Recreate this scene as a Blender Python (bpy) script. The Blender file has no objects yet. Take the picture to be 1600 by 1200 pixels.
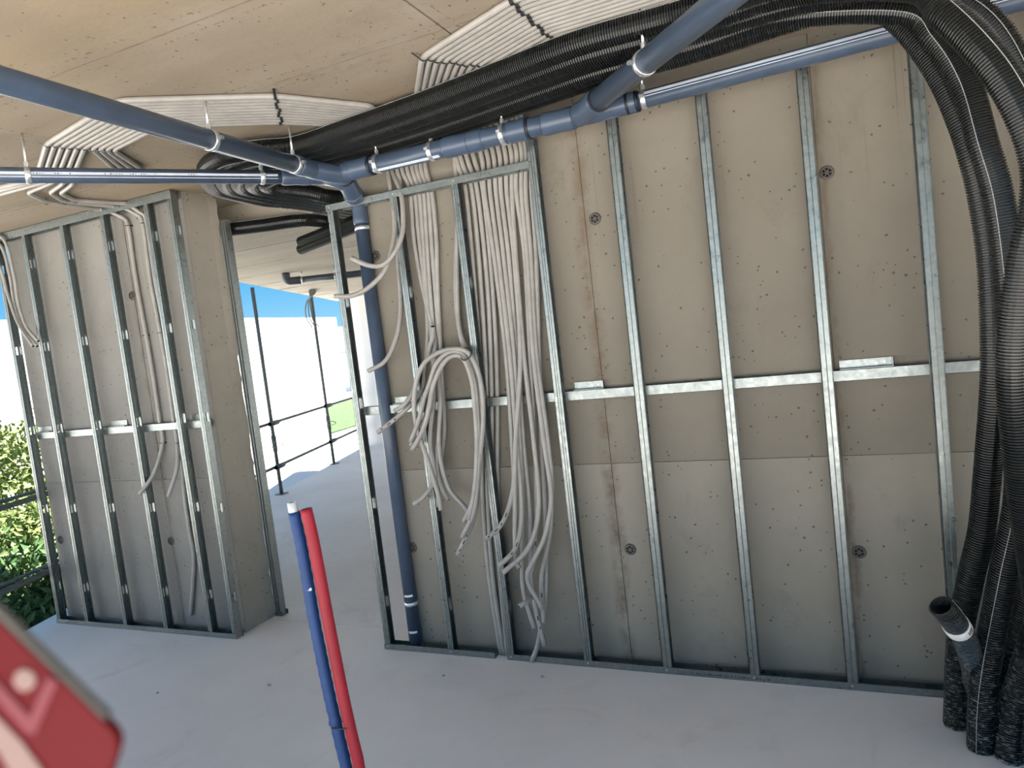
import bpy, math, random
import numpy as np
from mathutils import Vector, Matrix

random.seed(7)
rng = np.random.default_rng(7)
SC = bpy.context.scene
COL = SC.collection
PI = math.pi

# ------------------------------------------------------------------ camera
F_PX, YAW, PITCH, ROLL, CAM_H = 1095.574, math.radians(-23.593), math.radians(4.216), math.radians(6.663), 1.70


def cam_axes():
    f = np.array([math.sin(YAW) * math.cos(PITCH), math.cos(YAW) * math.cos(PITCH), -math.sin(PITCH)])
    r0 = np.array([math.cos(YAW), -math.sin(YAW), 0.0])
    d0 = np.cross(f, r0)
    r = math.cos(ROLL) * r0 + math.sin(ROLL) * d0
    d = -math.sin(ROLL) * r0 + math.cos(ROLL) * d0
    return r, d, f


CR, CD, CF = cam_axes()
CO = np.array([0, 0, CAM_H])
cd = bpy.data.cameras.new('camera')
cd.sensor_fit = 'HORIZONTAL'
cd.sensor_width = 36
cd.lens = F_PX / 1600 * 36
cd.clip_start = 0.02
cd.dof.use_dof = True
cd.dof.focus_distance = 3.3
cd.dof.aperture_fstop = cd.lens / 5.0
cam = bpy.data.objects.new('camera', cd)
COL.objects.link(cam)
cam.matrix_world = Matrix(((CR[0], -CD[0], -CF[0], 0), (CR[1], -CD[1], -CF[1], 0), (CR[2], -CD[2], -CF[2], CAM_H), (0, 0, 0, 1)))
SC.camera = cam

# ------------------------------------------------------------------ light
SC.view_settings.view_transform = 'Standard'
SC.view_settings.look = 'None'
SC.view_settings.gamma = 1
SC.view_settings.use_curve_mapping = False
SC.view_settings.exposure = 0.84
world = bpy.data.worlds.new('sky')
SC.world = world
world.use_nodes = True
wn, wl = world.node_tree.nodes, world.node_tree.links
wn.clear()
wo = wn.new('ShaderNodeOutputWorld')
wb = wn.new('ShaderNodeBackground')
tc = wn.new('ShaderNodeTexCoord')
sx = wn.new('ShaderNodeSeparateXYZ')
cr = wn.new('ShaderNodeValToRGB')
wl.new(tc.outputs['Generated'], sx.inputs[0])
wl.new(sx.outputs['Z'], cr.inputs[0])
cr.color_ramp.elements[0].position = 0.0
cr.color_ramp.elements[0].color = (0.36, 0.68, 0.88, 1)
cr.color_ramp.elements[1].position = 0.6
cr.color_ramp.elements[1].color = (0.13, 0.38, 0.78, 1)
e = cr.color_ramp.elements.new(0.10)
e.color = (0.13, 0.46, 0.80, 1)
wl.new(cr.outputs[0], wb.inputs['Color'])
wb.inputs['Strength'].default_value = 0.665
wl.new(wb.outputs[0], wo.inputs[0])
sd = bpy.data.lights.new('sun', 'SUN')
sd.energy = 19.0
sd.angle = math.radians(0.6)
sd.color = (1.0, 0.95, 0.87)
sun = bpy.data.objects.new('sun', sd)
COL.objects.link(sun)
sun.rotation_euler = Vector((-0.25, -0.20, -0.95)).to_track_quat('-Z', 'Y').to_euler()
sun.location = (6, 4, 9)


# ------------------------------------------------------------------ picture measures -> real places
def ray(x, y):
    return CR * ((x - 800) / F_PX) + CD * ((y - 600) / F_PX) + CF


def onz(x, y, z):
    r = ray(x, y)
    return CO + r * ((z - CAM_H) / r[2])


def ony(x, y, Y):
    r = ray(x, y)
    return CO + r * (Y / r[1])


def onp(x, y, p, n):
    r = ray(x, y)
    return CO + r * (np.dot(np.array(p) - CO, n) / np.dot(r, n))


# ------------------------------------------------------------------ materials
def mat(name, col, rough=0.6, metal=0.0, spec=0.5):
    m = bpy.data.materials.new(name)
    m.use_nodes = True
    b = m.node_tree.nodes['Principled BSDF']
    b.inputs['Base Color'].default_value = (*col, 1)
    b.inputs['Roughness'].default_value = rough
    b.inputs['Metallic'].default_value = metal
    b.inputs['Specular IOR Level'].default_value = spec
    return m


class NT:
    def __init__(self, m):
        self.t = m.node_tree
        self.b = self.t.nodes['Principled BSDF']
        self.pos = self.n('ShaderNodeNewGeometry').outputs['Position']

    def n(self, k, **kw):
        x = self.t.nodes.new(k)
        for a, v in kw.items():
            setattr(x, a, v)
        return x

    def l(self, a, b):
        self.t.links.new(a, b)

    def mapping(self, scale, src=None):
        mp = self.n('ShaderNodeMapping')
        mp.inputs['Scale'].default_value = scale
        self.l(src or self.pos, mp.inputs[0])
        return mp.outputs[0]

    def noise(self, scale, detail=4, rough=0.6, vec=None, dist=0):
        x = self.n('ShaderNodeTexNoise')
        x.inputs['Scale'].default_value = scale
        x.inputs['Detail'].default_value = detail
        x.inputs['Roughness'].default_value = rough
        x.inputs['Distortion'].default_value = dist
        self.l(vec or self.pos, x.inputs['Vector'])
        return x.outputs[0]

    def voro(self, scale, vec=None):
        x = self.n('ShaderNodeTexVoronoi')
        x.inputs['Scale'].default_value = scale
        self.l(vec or self.pos, x.inputs['Vector'])
        return x

    def math(self, op, a, b=None, c=None, clamp=False):
        x = self.n('ShaderNodeMath', operation=op)
        x.use_clamp = clamp
        for i, v in enumerate((a, b, c)):
            if v is None:
                continue
            if isinstance(v, (int, float)):
                x.inputs[i].default_value = v
            else:
                self.l(v, x.inputs[i])
        return x.outputs[0]

    def ramp(self, src, *stops):
        x = self.n('ShaderNodeValToRGB')
        els = x.color_ramp.elements
        while len(els) < len(stops):
            els.new(0.5)
        for e, (p, c) in zip(els, stops):
            e.position = p
            e.color = (*c, 1) if not isinstance(c, (int, float)) else (c, c, c, 1)
        self.l(src, x.inputs[0])
        return x.outputs[0]

    def mix(self, fac, a, b, mode='MIX'):
        x = self.n('ShaderNodeMix', data_type='RGBA', blend_type=mode)
        if isinstance(fac, (int, float)):
            x.inputs[0].default_value = fac
        else:
            self.l(fac, x.inputs[0])
        for i, v in ((6, a), (7, b)):
            if isinstance(v, tuple):
                x.inputs[i].default_value = (*v, 1)
            else:
                self.l(v, x.inputs[i])
        return x.outputs[2]

    def sep(self):
        x = self.n('ShaderNodeSeparateXYZ')
        self.l(self.pos, x.inputs[0])
        return x.outputs

    def bump(self, h, s=0.3, d=0.01):
        x = self.n('ShaderNodeBump')
        x.inputs['Strength'].default_value = s
        x.inputs['Distance'].default_value = d
        self.l(h, x.inputs['Height'])
        self.l(x.outputs[0], self.b.inputs['Normal'])

    def color(self, c):
        self.l(c, self.b.inputs['Base Color'])


def concrete(name, a, b, stain_x=None, stain_col=(0.150, 0.112, 0.078), flat=False, streak=(1, 1, 1), pits=True):
    m = mat(name, a, 0.85, 0, 0.25)
    t = NT(m)
    big = t.noise(1.3, 5, 0.6, t.mapping(streak))
    c = t.mix(t.ramp(big, (0.32, 0), (0.68, 1)), a, b)
    fine = t.noise(26, 6, 0.7)
    c = t.mix(t.ramp(fine, (0.35, 0.25), (0.7, 0.0)), c, tuple(x * 0.8 for x in a))
    h = fine
    if pits:
        warp = t.noise(55, 3)
        v = t.voro(27, t.mapping((1, 1, 1.0)))
        keep = t.math('GREATER_THAN', t.noise(4.3, 3), 0.47)
        size = t.math('MULTIPLY', t.math('SUBTRACT', warp, 0.31), 0.56)
        pit = t.math('MULTIPLY', t.math('LESS_THAN', v.outputs['Distance'], size), keep)
        c = t.mix(t.math('MULTIPLY', pit, 0.8), c, (0.07, 0.055, 0.045))
        # larger worn smudges
        sm = t.ramp(t.noise(2.6, 6, 0.75, t.mapping((1.2, 1.2, 0.9)), 0.6), (0.58, 0), (0.72, 0.5))
        c = t.mix(sm, c, tuple(x * 0.62 for x in a))
    if stain_x is not None:
        X, Y, Z = t.sep()[0], t.sep()[1], t.sep()[2]
        wob = t.math('MULTIPLY', t.math('SUBTRACT', t.noise(5, 4), 0.5), 0.10)
        for sx_, wid, amt in stain_x:
            d = t.math('ABSOLUTE', t.math('ADD', t.math('SUBTRACT', X, sx_), wob))
            band = t.math('SUBTRACT', 1.0, t.math('DIVIDE', d, wid), clamp=True)
            brk = t.ramp(t.noise(7, 5, 0.7), (0.36, 0), (0.56, 1))
            c = t.mix(t.math('MULTIPLY', t.math('MULTIPLY', band, brk), amt, clamp=True), c, stain_col)
        # run-down drips from the top
        col = t.noise(38, 2, 0.5, t.mapping((1, 1, 0.02)))
        top = t.math('MULTIPLY', t.math('SUBTRACT', Z, 1.95), 1.3, clamp=True)
        dr = t.math('MULTIPLY', t.ramp(col, (0.66, 0), (0.72, 1)), top)
        c = t.mix(t.math('MULTIPLY', dr, 0.7, clamp=True), c, stain_col)
    t.color(c)
    t.bump(h, 0.25, 0.006)
    return m


M = {}
M['wall'] = concrete('wall_concrete', (0.228, 0.203, 0.162), (0.187, 0.167, 0.134), stain_x=[(-0.965, 0.055, 0.95), (0.080, 0.022, 0.7), (-3.975, 0.035, 0.6)])
M['wall_low'] = concrete('lower_pour_lightened', (0.285, 0.256, 0.211), (0.236, 0.213, 0.176), stain_x=[(-0.965, 0.05, 0.9), (0.080, 0.022, 0.7)], stain_col=(0.13, 0.10, 0.072))  # greyer lower pour, lightened further to offset the dim light there
M['wall_pale'] = concrete('pale_concrete', (0.273, 0.259, 0.235), (0.220, 0.206, 0.183), stain_x=[(-3.975, 0.03, 0.6)])
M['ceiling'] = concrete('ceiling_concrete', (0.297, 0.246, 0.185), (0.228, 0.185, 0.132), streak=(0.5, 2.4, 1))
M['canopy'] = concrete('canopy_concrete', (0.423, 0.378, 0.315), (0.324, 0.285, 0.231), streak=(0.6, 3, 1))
M['pier'] = concrete('pier_concrete', (0.33, 0.298, 0.248), (0.25, 0.225, 0.186))


def ceiling_joints(m):
    t = NT(m)
    src = t.b.inputs['Base Color'].links[0].from_socket
    X, Y = t.sep()[0], t.sep()[1]
    wob = t.math('MULTIPLY', t.math('SUBTRACT', t.noise(3, 3), 0.5), 0.012)
    c = src
    for ax, off, per in ((Y, 1.748, 0.542), (X, -1.10, 1.95)):
        u = t.math('PINGPONG', t.math('ADD', t.math('SUBTRACT', ax, off), wob), per / 2)
        smear = t.math('SUBTRACT', 1.0, t.math('DIVIDE', u, 0.11), clamp=True)
        c = t.mix(t.math('MULTIPLY', smear, t.ramp(t.noise(3.5, 5, 0.7), (0.45, 0), (0.7, 0.55))), c, (0.34, 0.31, 0.27))
        line = t.math('SUBTRACT', 1.0, t.math('DIVIDE', u, 0.006), clamp=True)
        c = t.mix(t.math('MULTIPLY', line, t.ramp(t.noise(9, 4, 0.7), (0.35, 0.25), (0.6, 0.95))), c, (0.12, 0.09, 0.06))
        crumbs = t.math('SUBTRACT', 1.0, t.math('DIVIDE', t.math('ABSOLUTE', t.math('SUBTRACT', u, 0.05)), 0.008), clamp=True)
        c = t.mix(t.math('MULTIPLY', crumbs, t.ramp(t.noise(45, 3, 0.7), (0.54, 0), (0.60, 0.9))), c, (0.10, 0.075, 0.05))
    yel = t.ramp(t.noise(1.1, 3, 0.5), (0.5, 0), (0.75, 0.45))
    c = t.mix(yel, c, (0.34, 0.24, 0.13))
    t.color(c)


ceiling_joints(M['ceiling'])


def floor_mat():
    m = mat('floor_screed', (0.4, 0.4, 0.4), 0.75, 0, 0.3)
    t = NT(m)
    c = t.mix(t.ramp(t.noise(0.9, 6, 0.6), (0.35, 0), (0.65, 1)), (0.84, 0.80, 0.765), (0.75, 0.71, 0.68))
    c = t.mix(t.ramp(t.noise(2.2, 6, 0.7, None, 1.0), (0.55, 0), (0.75, 0.45)), c, (0.60, 0.54, 0.49))
    v = t.voro(9)
    c = t.mix(t.math('MULTIPLY', t.math('LESS_THAN', v.outputs['Distance'], t.math('MULTIPLY', t.math('SUBTRACT', t.noise(3.1), 0.5), 0.25)), 0.4), c, (0.2, 0.17, 0.15))
    t.color(c)
    t.bump(t.noise(18, 6, 0.7), 0.12, 0.005)
    return m


M['floor'] = floor_mat()


def metal_mat(name, col, rough, metal=0.75):
    m = mat(name, col, rough, metal)
    t = NT(m)
    v = t.voro(70)
    c = t.mix(t.ramp(v.outputs['Color'], (0.2, 0), (0.8, 1)), tuple(x * 0.86 for x in col), col)
    t.color(c)
    t.l(t.ramp(t.noise(40, 3), (0.3, rough - 0.08), (0.7, rough + 0.1)), t.b.inputs['Roughness'])
    return m


M['zinc'] = metal_mat('galvanised_steel', (0.275, 0.300, 0.292), 0.34, 0.9)
M['clamp'] = metal_mat('clamp_steel', (0.75, 0.77, 0.78), 0.32, 0.85)
M['rail'] = metal_mat('scaffold_steel', (0.16, 0.17, 0.165), 0.55, 0.5)


def plain(name, col, rough, spec=0.5, var=0.12, scale=14):
    m = mat(name, col, rough, 0, spec)
    t = NT(m)
    t.color(t.mix(t.ramp(t.noise(scale, 4), (0.3, 0), (0.7, 1)), tuple(x * (1 - var) for x in col), tuple(min(1, x * (1 + var)) for x in col)))
    return m


M['pvc'] = plain('grey_blue_pvc', (0.052, 0.076, 0.119), 0.33)
M['pvc_dark'] = plain('dark_pvc', (0.035, 0.045, 0.065), 0.4)
M['seal'] = plain('black_rubber_seal', (0.008, 0.010, 0.018), 0.5)
M['print'] = plain('pale_print_glint', (0.50, 0.55, 0.62), 0.45)  # serves both print and the reflection painted along the pipes
M['hose'] = plain('black_corrugated', (0.009, 0.010, 0.0095), 0.30, 0.6)
def dusty(m):
    t = NT(m)
    src = t.b.inputs['Base Color'].links[0].from_socket
    low = t.math('SUBTRACT', 1.0, t.math('DIVIDE', t.sep()[2], 0.75), clamp=True)
    f = t.math('MULTIPLY', low, t.ramp(t.noise(60, 4, 0.8, t.mapping((1, 1, 2.2))), (0.52, 0), (0.62, 1)))
    t.color(t.mix(t.math('MULTIPLY', f, 0.75, clamp=True), src, (0.36, 0.36, 0.34)))


dusty(M['hose'])
M['seam_glint'] = plain('seam_glint', (0.32, 0.33, 0.32), 0.4)
M['conduit'] = plain('grey_conduit', (0.310, 0.292, 0.266), 0.40)
M['hole'] = mat('dark_bore', (0.008, 0.008, 0.008), 0.9)
M['tie'] = mat('black_nylon', (0.012, 0.012, 0.012), 0.45)
M['blue'] = plain('blue_sheath', (0.007, 0.039, 0.138), 0.5, 0.3)
M['red'] = plain('red_sheath', (0.246, 0.007, 0.018), 0.5, 0.3)
M['clear'] = plain('cloudy_clear_plastic', (0.60, 0.60, 0.60), 0.25)
M['label'] = plain('white_tape', (0.72, 0.70, 0.66), 0.5)
M['wood'] = plain('offcut_wood', (0.30, 0.25, 0.19), 0.8)
M['white_wall'] = plain('white_render', (0.80, 0.80, 0.80), 0.8, 0.2, 0.03, 3)
M['paving'] = plain('pale_paving', (0.55, 0.54, 0.52), 0.85, 0.2, 0.06, 1.5)
M['lawn'] = plain('lawn_green', (0.055, 0.095, 0.04), 0.9, 0.2, 0.35, 6)
M['soil'] = plain('garden_soil', (0.10, 0.08, 0.055), 0.95, 0.1, 0.3, 5)
M['twig'] = plain('dry_twig', (0.22, 0.19, 0.14), 0.85)
M['card_red'] = plain('red_lacquer', (0.090, 0.005, 0.007), 0.6, 0.1)
M['card_pale'] = plain('pale_pink_print', (0.155, 0.040, 0.046), 0.6, 0.1)
M['card_cream'] = plain('cream_print', (0.22, 0.145, 0.125), 0.6, 0.1)
M['card_rim'] = plain('grey_rim', (0.11, 0.10, 0.085), 0.6, 0.1)
M['stone'] = plain('mortar_crumb', (0.35, 0.32, 0.29), 0.9)


def leaf_mat(name, a, b):
    m = mat(name, a, 0.55, 0, 0.3)
    t = NT(m)
    oi = t.n('ShaderNodeNewGeometry')
    t.color(t.mix(oi.outputs['Random Per Island'], a, b))
    try:
        t.b.inputs['Transmission Weight'].default_value = 0
        t.b.inputs['Subsurface Weight'].default_value = 0
    except Exception:
        pass
    return m


M['leaf'] = leaf_mat('garden_leaf', (0.099, 0.153, 0.041), (0.216, 0.264, 0.096))
M['leaf_dark'] = leaf_mat('dark_leaf', (0.045, 0.10, 0.035), (0.10, 0.17, 0.06))


# ------------------------------------------------------------------ object helpers
WL = {}


def tag(o, label=None, cat=None, group=None, kind=None):
    if label:
        o['label'] = label
    if cat:
        o['category'] = cat
    if group:
        o['group'] = group
    if kind:
        o['kind'] = kind
    return o


def empty(name, loc, label, cat, group=None):
    o = bpy.data.objects.new(name, None)
    o.empty_display_size = 0.1
    COL.objects.link(o)
    o.location = [float(v) for v in loc]
    WL[o.name] = np.array(loc, float)
    return tag(o, label, cat, group)


class MB:
    """collects shapes in world space, then links them as one mesh object"""

    def __init__(self):
        self.v, self.f, self.mi, self.sm = [], [], [], []
        self.k = 0

    def add(self, v, f, mi=0, smooth=False):
        self.v.append(np.asarray(v, float).reshape(-1, 3))
        for i, q in enumerate(f):
            self.f.append([int(x) + self.k for x in q])
            self.mi.append(mi[i] if isinstance(mi, (list, np.ndarray)) else mi)
            self.sm.append(smooth[i] if isinstance(smooth, (list, np.ndarray)) else smooth)
        self.k += len(self.v[-1])
        return self

    def box(self, x0, x1, y0, y1, z0, z1, mi=0):
        v = [(x, y, z) for x in (x0, x1) for y in (y0, y1) for z in (z0, z1)]
        f = [(0, 1, 3, 2), (4, 6, 7, 5), (0, 4, 5, 1), (2, 3, 7, 6), (0, 2, 6, 4), (1, 5, 7, 3)]
        return self.add(v, f, mi)

    def obox(self, c, ax, ay, az, mi=0):
        """box with centre c and half-axis vectors"""
        c, ax, ay, az = (np.array(t, float) for t in (c, ax, ay, az))
        v = [c + sx_ * ax + sy * ay + sz * az for sx_ in (-1, 1) for sy in (-1, 1) for sz in (-1, 1)]
        f = [(0, 1, 3, 2), (4, 6, 7, 5), (0, 4, 5, 1), (2, 3, 7, 6), (0, 2, 6, 4), (1, 5, 7, 3)]
        if np.dot(np.cross(ax, ay), az) < 0:
            f = [q[::-1] for q in f]
        return self.add(v, f, mi)

    def prism(self, poly, ext, mi=0):
        """polygon (3-D points) pushed along vector ext"""
        p = np.array(poly, float)
        n = len(p)
        v = np.vstack([p, p + np.array(ext, float)])
        f = [tuple(range(n))[::-1], tuple(range(n, 2 * n))]
        f += [(i, (i + 1) % n, n + (i + 1) % n, n + i) for i in range(n)]
        return self.add(v, f, mi)

    def tube(self, P, r, seg=10, caps='hh', mi=0, mi_hole=1, smooth=True):
        """swept circle; caps: per end h = hollow bore, c = closed, o = open"""
        P = np.asarray(P, float)
        n = len(P)
        r = np.full(n, r, float) if np.isscalar(r) else np.asarray(r, float)
        T, U, W = frames(P)
        a = np.arange(seg) * 2 * PI / seg
        ring = np.cos(a)[None, :, None] * U[:, None, :] + np.sin(a)[None, :, None] * W[:, None, :]
        v = (P[:, None, :] + ring * r[:, None, None]).reshape(-1, 3)
        f = []
        for i in range(n - 1):
            b = i * seg
            for j in range(seg):
                k = (j + 1) % seg
                f.append((b + j, b + k, b + seg + k, b + seg + j))
        mis = [mi] * len(f)
        sms = [smooth] * len(f)
        v = [v]
        cnt = n * seg
        for end, cap in ((0, caps[0]), (n - 1, caps[1])):
            base = [end * seg + j for j in range(seg)]
            sgn = -1 if end == 0 else 1
            if cap == 'c':
                f.append(tuple(base[::-1] if end == 0 else base))
                mis.append(mi)
                sms.append(False)
            elif cap == 'h':
                inner = P[end] + ring[end] * r[end] * 0.78
                deep = P[end] + ring[end] * r[end] * 0.74 - sgn * T[end] * r[end] * 1.2
                v += [inner, deep]
                b1, b2 = cnt, cnt + seg
                cnt += 2 * seg
                for j in range(seg):
                    k = (j + 1) % seg
                    f.append((base[j], base[k], b1 + k, b1 + j)[::sgn])
                    f.append((b1 + j, b1 + k, b2 + k, b2 + j)[::sgn])
                    mis += [mi, mi_hole]
                    sms += [False, True]
                f.append(tuple(range(b2, b2 + seg))[::sgn])
                mis.append(mi_hole)
                sms.append(False)
        return self.add(np.vstack(v), f, mis, sms)

    def build(self, name, mats, parent=None, label=None, kind=None, cat=None, group=None):
        V = np.vstack(self.v)
        org = np.array([(V[:, 0].min() + V[:, 0].max()) / 2, (V[:, 1].min() + V[:, 1].max()) / 2, V[:, 2].min()])
        me = bpy.data.meshes.new(name)
        me.from_pydata((V - org).tolist(), [], self.f)
        for m in (mats if isinstance(mats, (list, tuple)) else [mats]):
            me.materials.append(m)
        me.polygons.foreach_set('material_index', np.array(self.mi, dtype=np.int32))
        me.polygons.foreach_set('use_smooth', np.array(self.sm, dtype=bool))
        me.update()
        return link(name, me, org, parent, label, kind, cat, group)


def link(name, me, org, parent=None, label=None, kind=None, cat=None, group=None):
    o = bpy.data.objects.new(name, me)
    COL.objects.link(o)
    if parent is not None:
        o.parent = parent
        o.location = [float(t) for t in (org - WL[parent.name])]
    else:
        o.location = [float(t) for t in org]
    WL[o.name] = np.array(org, float)
    return tag(o, label, cat, group, kind)


def frames(P):
    T = np.gradient(P, axis=0)
    T /= np.linalg.norm(T, axis=1)[:, None] + 1e-12
    up = np.array([0, 0, 1.0]) if abs(T[0][2]) < 0.9 else np.array([0, 1.0, 0])
    u = np.cross(up, T[0])
    u /= np.linalg.norm(u)
    U = np.zeros_like(P)
    U[0] = u
    for i in range(1, len(P)):
        u = U[i - 1] - np.dot(U[i - 1], T[i]) * T[i]
        U[i] = u / (np.linalg.norm(u) + 1e-12)
    return T, U, np.cross(T, U)


def spline(pts, step=0.03):
    """Catmull-Rom through the points, evenly resampled"""
    p = np.array(pts, float)
    if len(p) == 2:
        dense = np.linspace(p[0], p[1], 40)
    else:
        q = np.vstack([2 * p[0] - p[1], p, 2 * p[-1] - p[-2]])
        out = []
        for i in range(1, len(q) - 2):
            t = np.linspace(0, 1, 40, endpoint=False)[:, None]
            a, b, c, d = q[i - 1], q[i], q[i + 1], q[i + 2]
            out.append(0.5 * (2 * b + (c - a) * t + (2 * a - 5 * b + 4 * c - d) * t ** 2 + (3 * b - a - 3 * c + d) * t ** 3))
        dense = np.vstack(out + [p[-1:]])
    return resample(dense, step)


def resample(dense, step):
    s = np.concatenate([[0], np.cumsum(np.linalg.norm(np.diff(dense, axis=0), axis=1))])
    n = max(2, int(round(s[-1] / step)) + 1)
    si = np.linspace(0, s[-1], n)
    return np.stack([np.interp(si, s, dense[:, k]) for k in range(3)], 1)


def bent(pts, rad=0.03):
    """straight runs joined by short round bends"""
    p = np.array(pts, float)
    out = [p[0]]
    for i in range(1, len(p) - 1):
        a, b, c = p[i - 1], p[i], p[i + 1]
        la, lc = np.linalg.norm(a - b), np.linalg.norm(c - b)
        k = min(rad, la * 0.45, lc * 0.45)
        s, e = b + (a - b) / la * k, b + (c - b) / lc * k
        for t in (0, 0.25, 0.5, 0.75, 1):
            out.append((1 - t) ** 2 * s + 2 * t * (1 - t) * b + t * t * e)
    out.append(p[-1])
    return np.array(out)


ORD = ['first', 'second', 'third', 'fourth', 'fifth', 'sixth', 'seventh', 'eighth', 'ninth', 'tenth', 'eleventh', 'twelfth', 'thirteenth', 'fourteenth', 'fifteenth']

# ------------------------------------------------------------------ setting
ZC = 2.787          # ceiling
ZT = 2.63           # terrace ceiling, a little lower
YR, YL, YB = 3.28, 3.24, 3.49   # concrete faces of the right and left walls, back face
S0, S1 = onz(32, 990, 0), onz(562, 701, 0)
SDIR = (S1 - S0) / np.linalg.norm(S1 - S0)
SN = np.array([SDIR[1], -SDIR[0], 0])


def edge_x(y, off=0.0):
    return S0[0] + SDIR[0] / SDIR[1] * (y - S0[1]) + off


# floor: room slab and terrace slab meet in a thin joint
m = MB()
YJ = 3.445
m.prism([(edge_x(-7), -7, -0.35), (4.2, -7, -0.35), (4.2, YJ - 0.003, -0.35), (edge_x(YJ), YJ - 0.003, -0.35)], (0, 0, 0.35))
m.build('floor', M['floor'], kind='structure')
m = MB()
m.prism([(edge_x(YJ), YJ + 0.003, -0.35), (4.2, YJ + 0.003, -0.35), (4.2, 10.6, -0.35), (edge_x(10.6), 10.6, -0.35)], (0, 0, 0.35))
m.build('floor_terrace', M['floor'], kind='structure')

# ceiling slab with the boards of its formwork standing out as flat panels
m = MB()
m.prism([(edge_x(0.12, -0.2), 0.12, ZC), (4.2, 0.12, ZC), (4.2, 3.8, ZC), (edge_x(3.8, -0.2), 3.8, ZC)], (0, 0, 0.33))
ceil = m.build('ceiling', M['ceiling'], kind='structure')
ys = [1.748 + 0.542 * k for k in range(-3, 4)]
xs = [-5.2, -3.05, -1.10, 0.85, 2.80, 4.2]
for a in range(len(ys) - 1):
    for b in range(len(xs) - 1):
        y_lo = 0.12
        x0, x1 = xs[b], xs[b + 1]
        y0, y1 = max(ys[a], y_lo), min(ys[a + 1], 3.8)
        if y0 > 3.7:
            continue
        dz = 0.008 + 0.0015 * ((a * 3 + b * 5) % 3)
        MB().box(x0 + 0.0015, x1 - 0.0015, y0 + 0.0015, y1 - 0.0015, ZC - dz, ZC + 0.001).build('ceiling_panel', M['ceiling'], ceil)

# terrace ceiling
C0, C1 = onz(400, 446, ZT), onz(525, 470, ZT)
cdir = (C1 - C0) / (C1 - C0)[1]
m = MB()
ya, yb = 3.8, 10.6
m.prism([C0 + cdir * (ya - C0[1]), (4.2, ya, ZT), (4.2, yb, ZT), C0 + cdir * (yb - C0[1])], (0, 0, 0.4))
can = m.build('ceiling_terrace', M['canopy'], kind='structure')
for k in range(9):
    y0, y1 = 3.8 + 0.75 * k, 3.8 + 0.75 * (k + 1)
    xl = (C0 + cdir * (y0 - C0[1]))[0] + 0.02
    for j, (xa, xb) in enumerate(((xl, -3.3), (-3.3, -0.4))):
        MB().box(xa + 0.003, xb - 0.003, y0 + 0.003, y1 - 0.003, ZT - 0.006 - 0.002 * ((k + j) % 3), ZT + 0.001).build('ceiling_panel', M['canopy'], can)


def plug(x, z, Y, parent):
    m = MB()
    a = np.arange(14) * 2 * PI / 14
    c = np.array([x, Y, z])
    for r0, r1, d0, d1, mi in ((0.030, 0.024, 0.000, -0.006, 0), (0.024, 0.019, -0.006, -0.006, 0), (0.019, 0.017, -0.006, -0.001, 1)):
        A = [c + (r0 * math.cos(t), d0, r0 * math.sin(t)) for t in a]
        B = [c + (r1 * math.cos(t), d1, r1 * math.sin(t)) for t in a]
        m.add(A + B, [(i, (i + 1) % 14, 14 + (i + 1) % 14, 14 + i) for i in range(14)], mi, True)
    m.add([c + (0.017 * math.cos(t), -0.001, 0.017 * math.sin(t)) for t in a], [tuple(range(14))], 1)
    for k in range(6):
        t = k * PI / 3
        d = np.array([math.cos(t), 0, math.sin(t)])
        m.obox(c + d * 0.013 + (0, -0.004, 0), d * 0.006, (0, 0.0025, 0), np.cross(d, (0, 1, 0)) * 0.002, 0)
    m.obox(c + (0, -0.004, 0), (0.006, 0, 0), (0, 0.003, 0), (0, 0, 0.006), 0)
    m.build('tie_hole', [M['plug'], M['hole']], parent)


M['plug'] = plain('grey_plug', (0.10, 0.09, 0.075), 0.7)
# right wall
XE = -2.20
m = MB()
m.box(XE, 4.2, YR + 0.005, YB, 0, ZC)
wr = m.build('wall_right', M['wall'], kind='structure')
xj = [XE, -1.96, -0.955, 0.067, 1.075, 2.08, 3.09, 4.2]
for i in range(len(xj) - 1):
    for j, (z0, z1) in enumerate(((0, 1.007), (1.007, ZC - 0.008))):
        p = 0.001 * ((i + j * 2) % 3)
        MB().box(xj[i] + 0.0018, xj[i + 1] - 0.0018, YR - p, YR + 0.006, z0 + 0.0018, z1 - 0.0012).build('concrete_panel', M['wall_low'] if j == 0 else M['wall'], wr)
for x, z in ((-2.147, 2.195), (-2.153, 0.566), (-0.906, 2.185), (-0.905, 0.577), (0.10, 2.205), (0.105, 0.583), (1.1, 2.2), (1.1, 0.58)):
    plug(x, z, YR - 0.004, wr)
# left wall with its bare pier end
XLa, XLb = -5.16, -3.448
m = MB()
m.box(XLa, XLb, YL + 0.005, YB, 0, ZC)
wlft = m.build('wall_left', M['pier'], kind='structure')
xj = [XLa, -4.98, -3.975, XLb]
for i in range(3):
    for j, (z0, z1) in enumerate(((0, 1.007), (1.007, ZC - 0.008))):
        p = 0.001 * ((i + j) % 3)
        MB().box(xj[i] + 0.0018, xj[i + 1] - (0.0018 if i < 2 else 0), YL - p, YL + 0.006, z0 + 0.0018, z1 - 0.0012).build('concrete_panel', M['wall_pale'], wlft)
for x, z in ((-3.993, 2.214), (-3.985, 0.593), (-5.10, 0.588)):
    plug(x, z, YL - 0.004, wlft)
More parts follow.
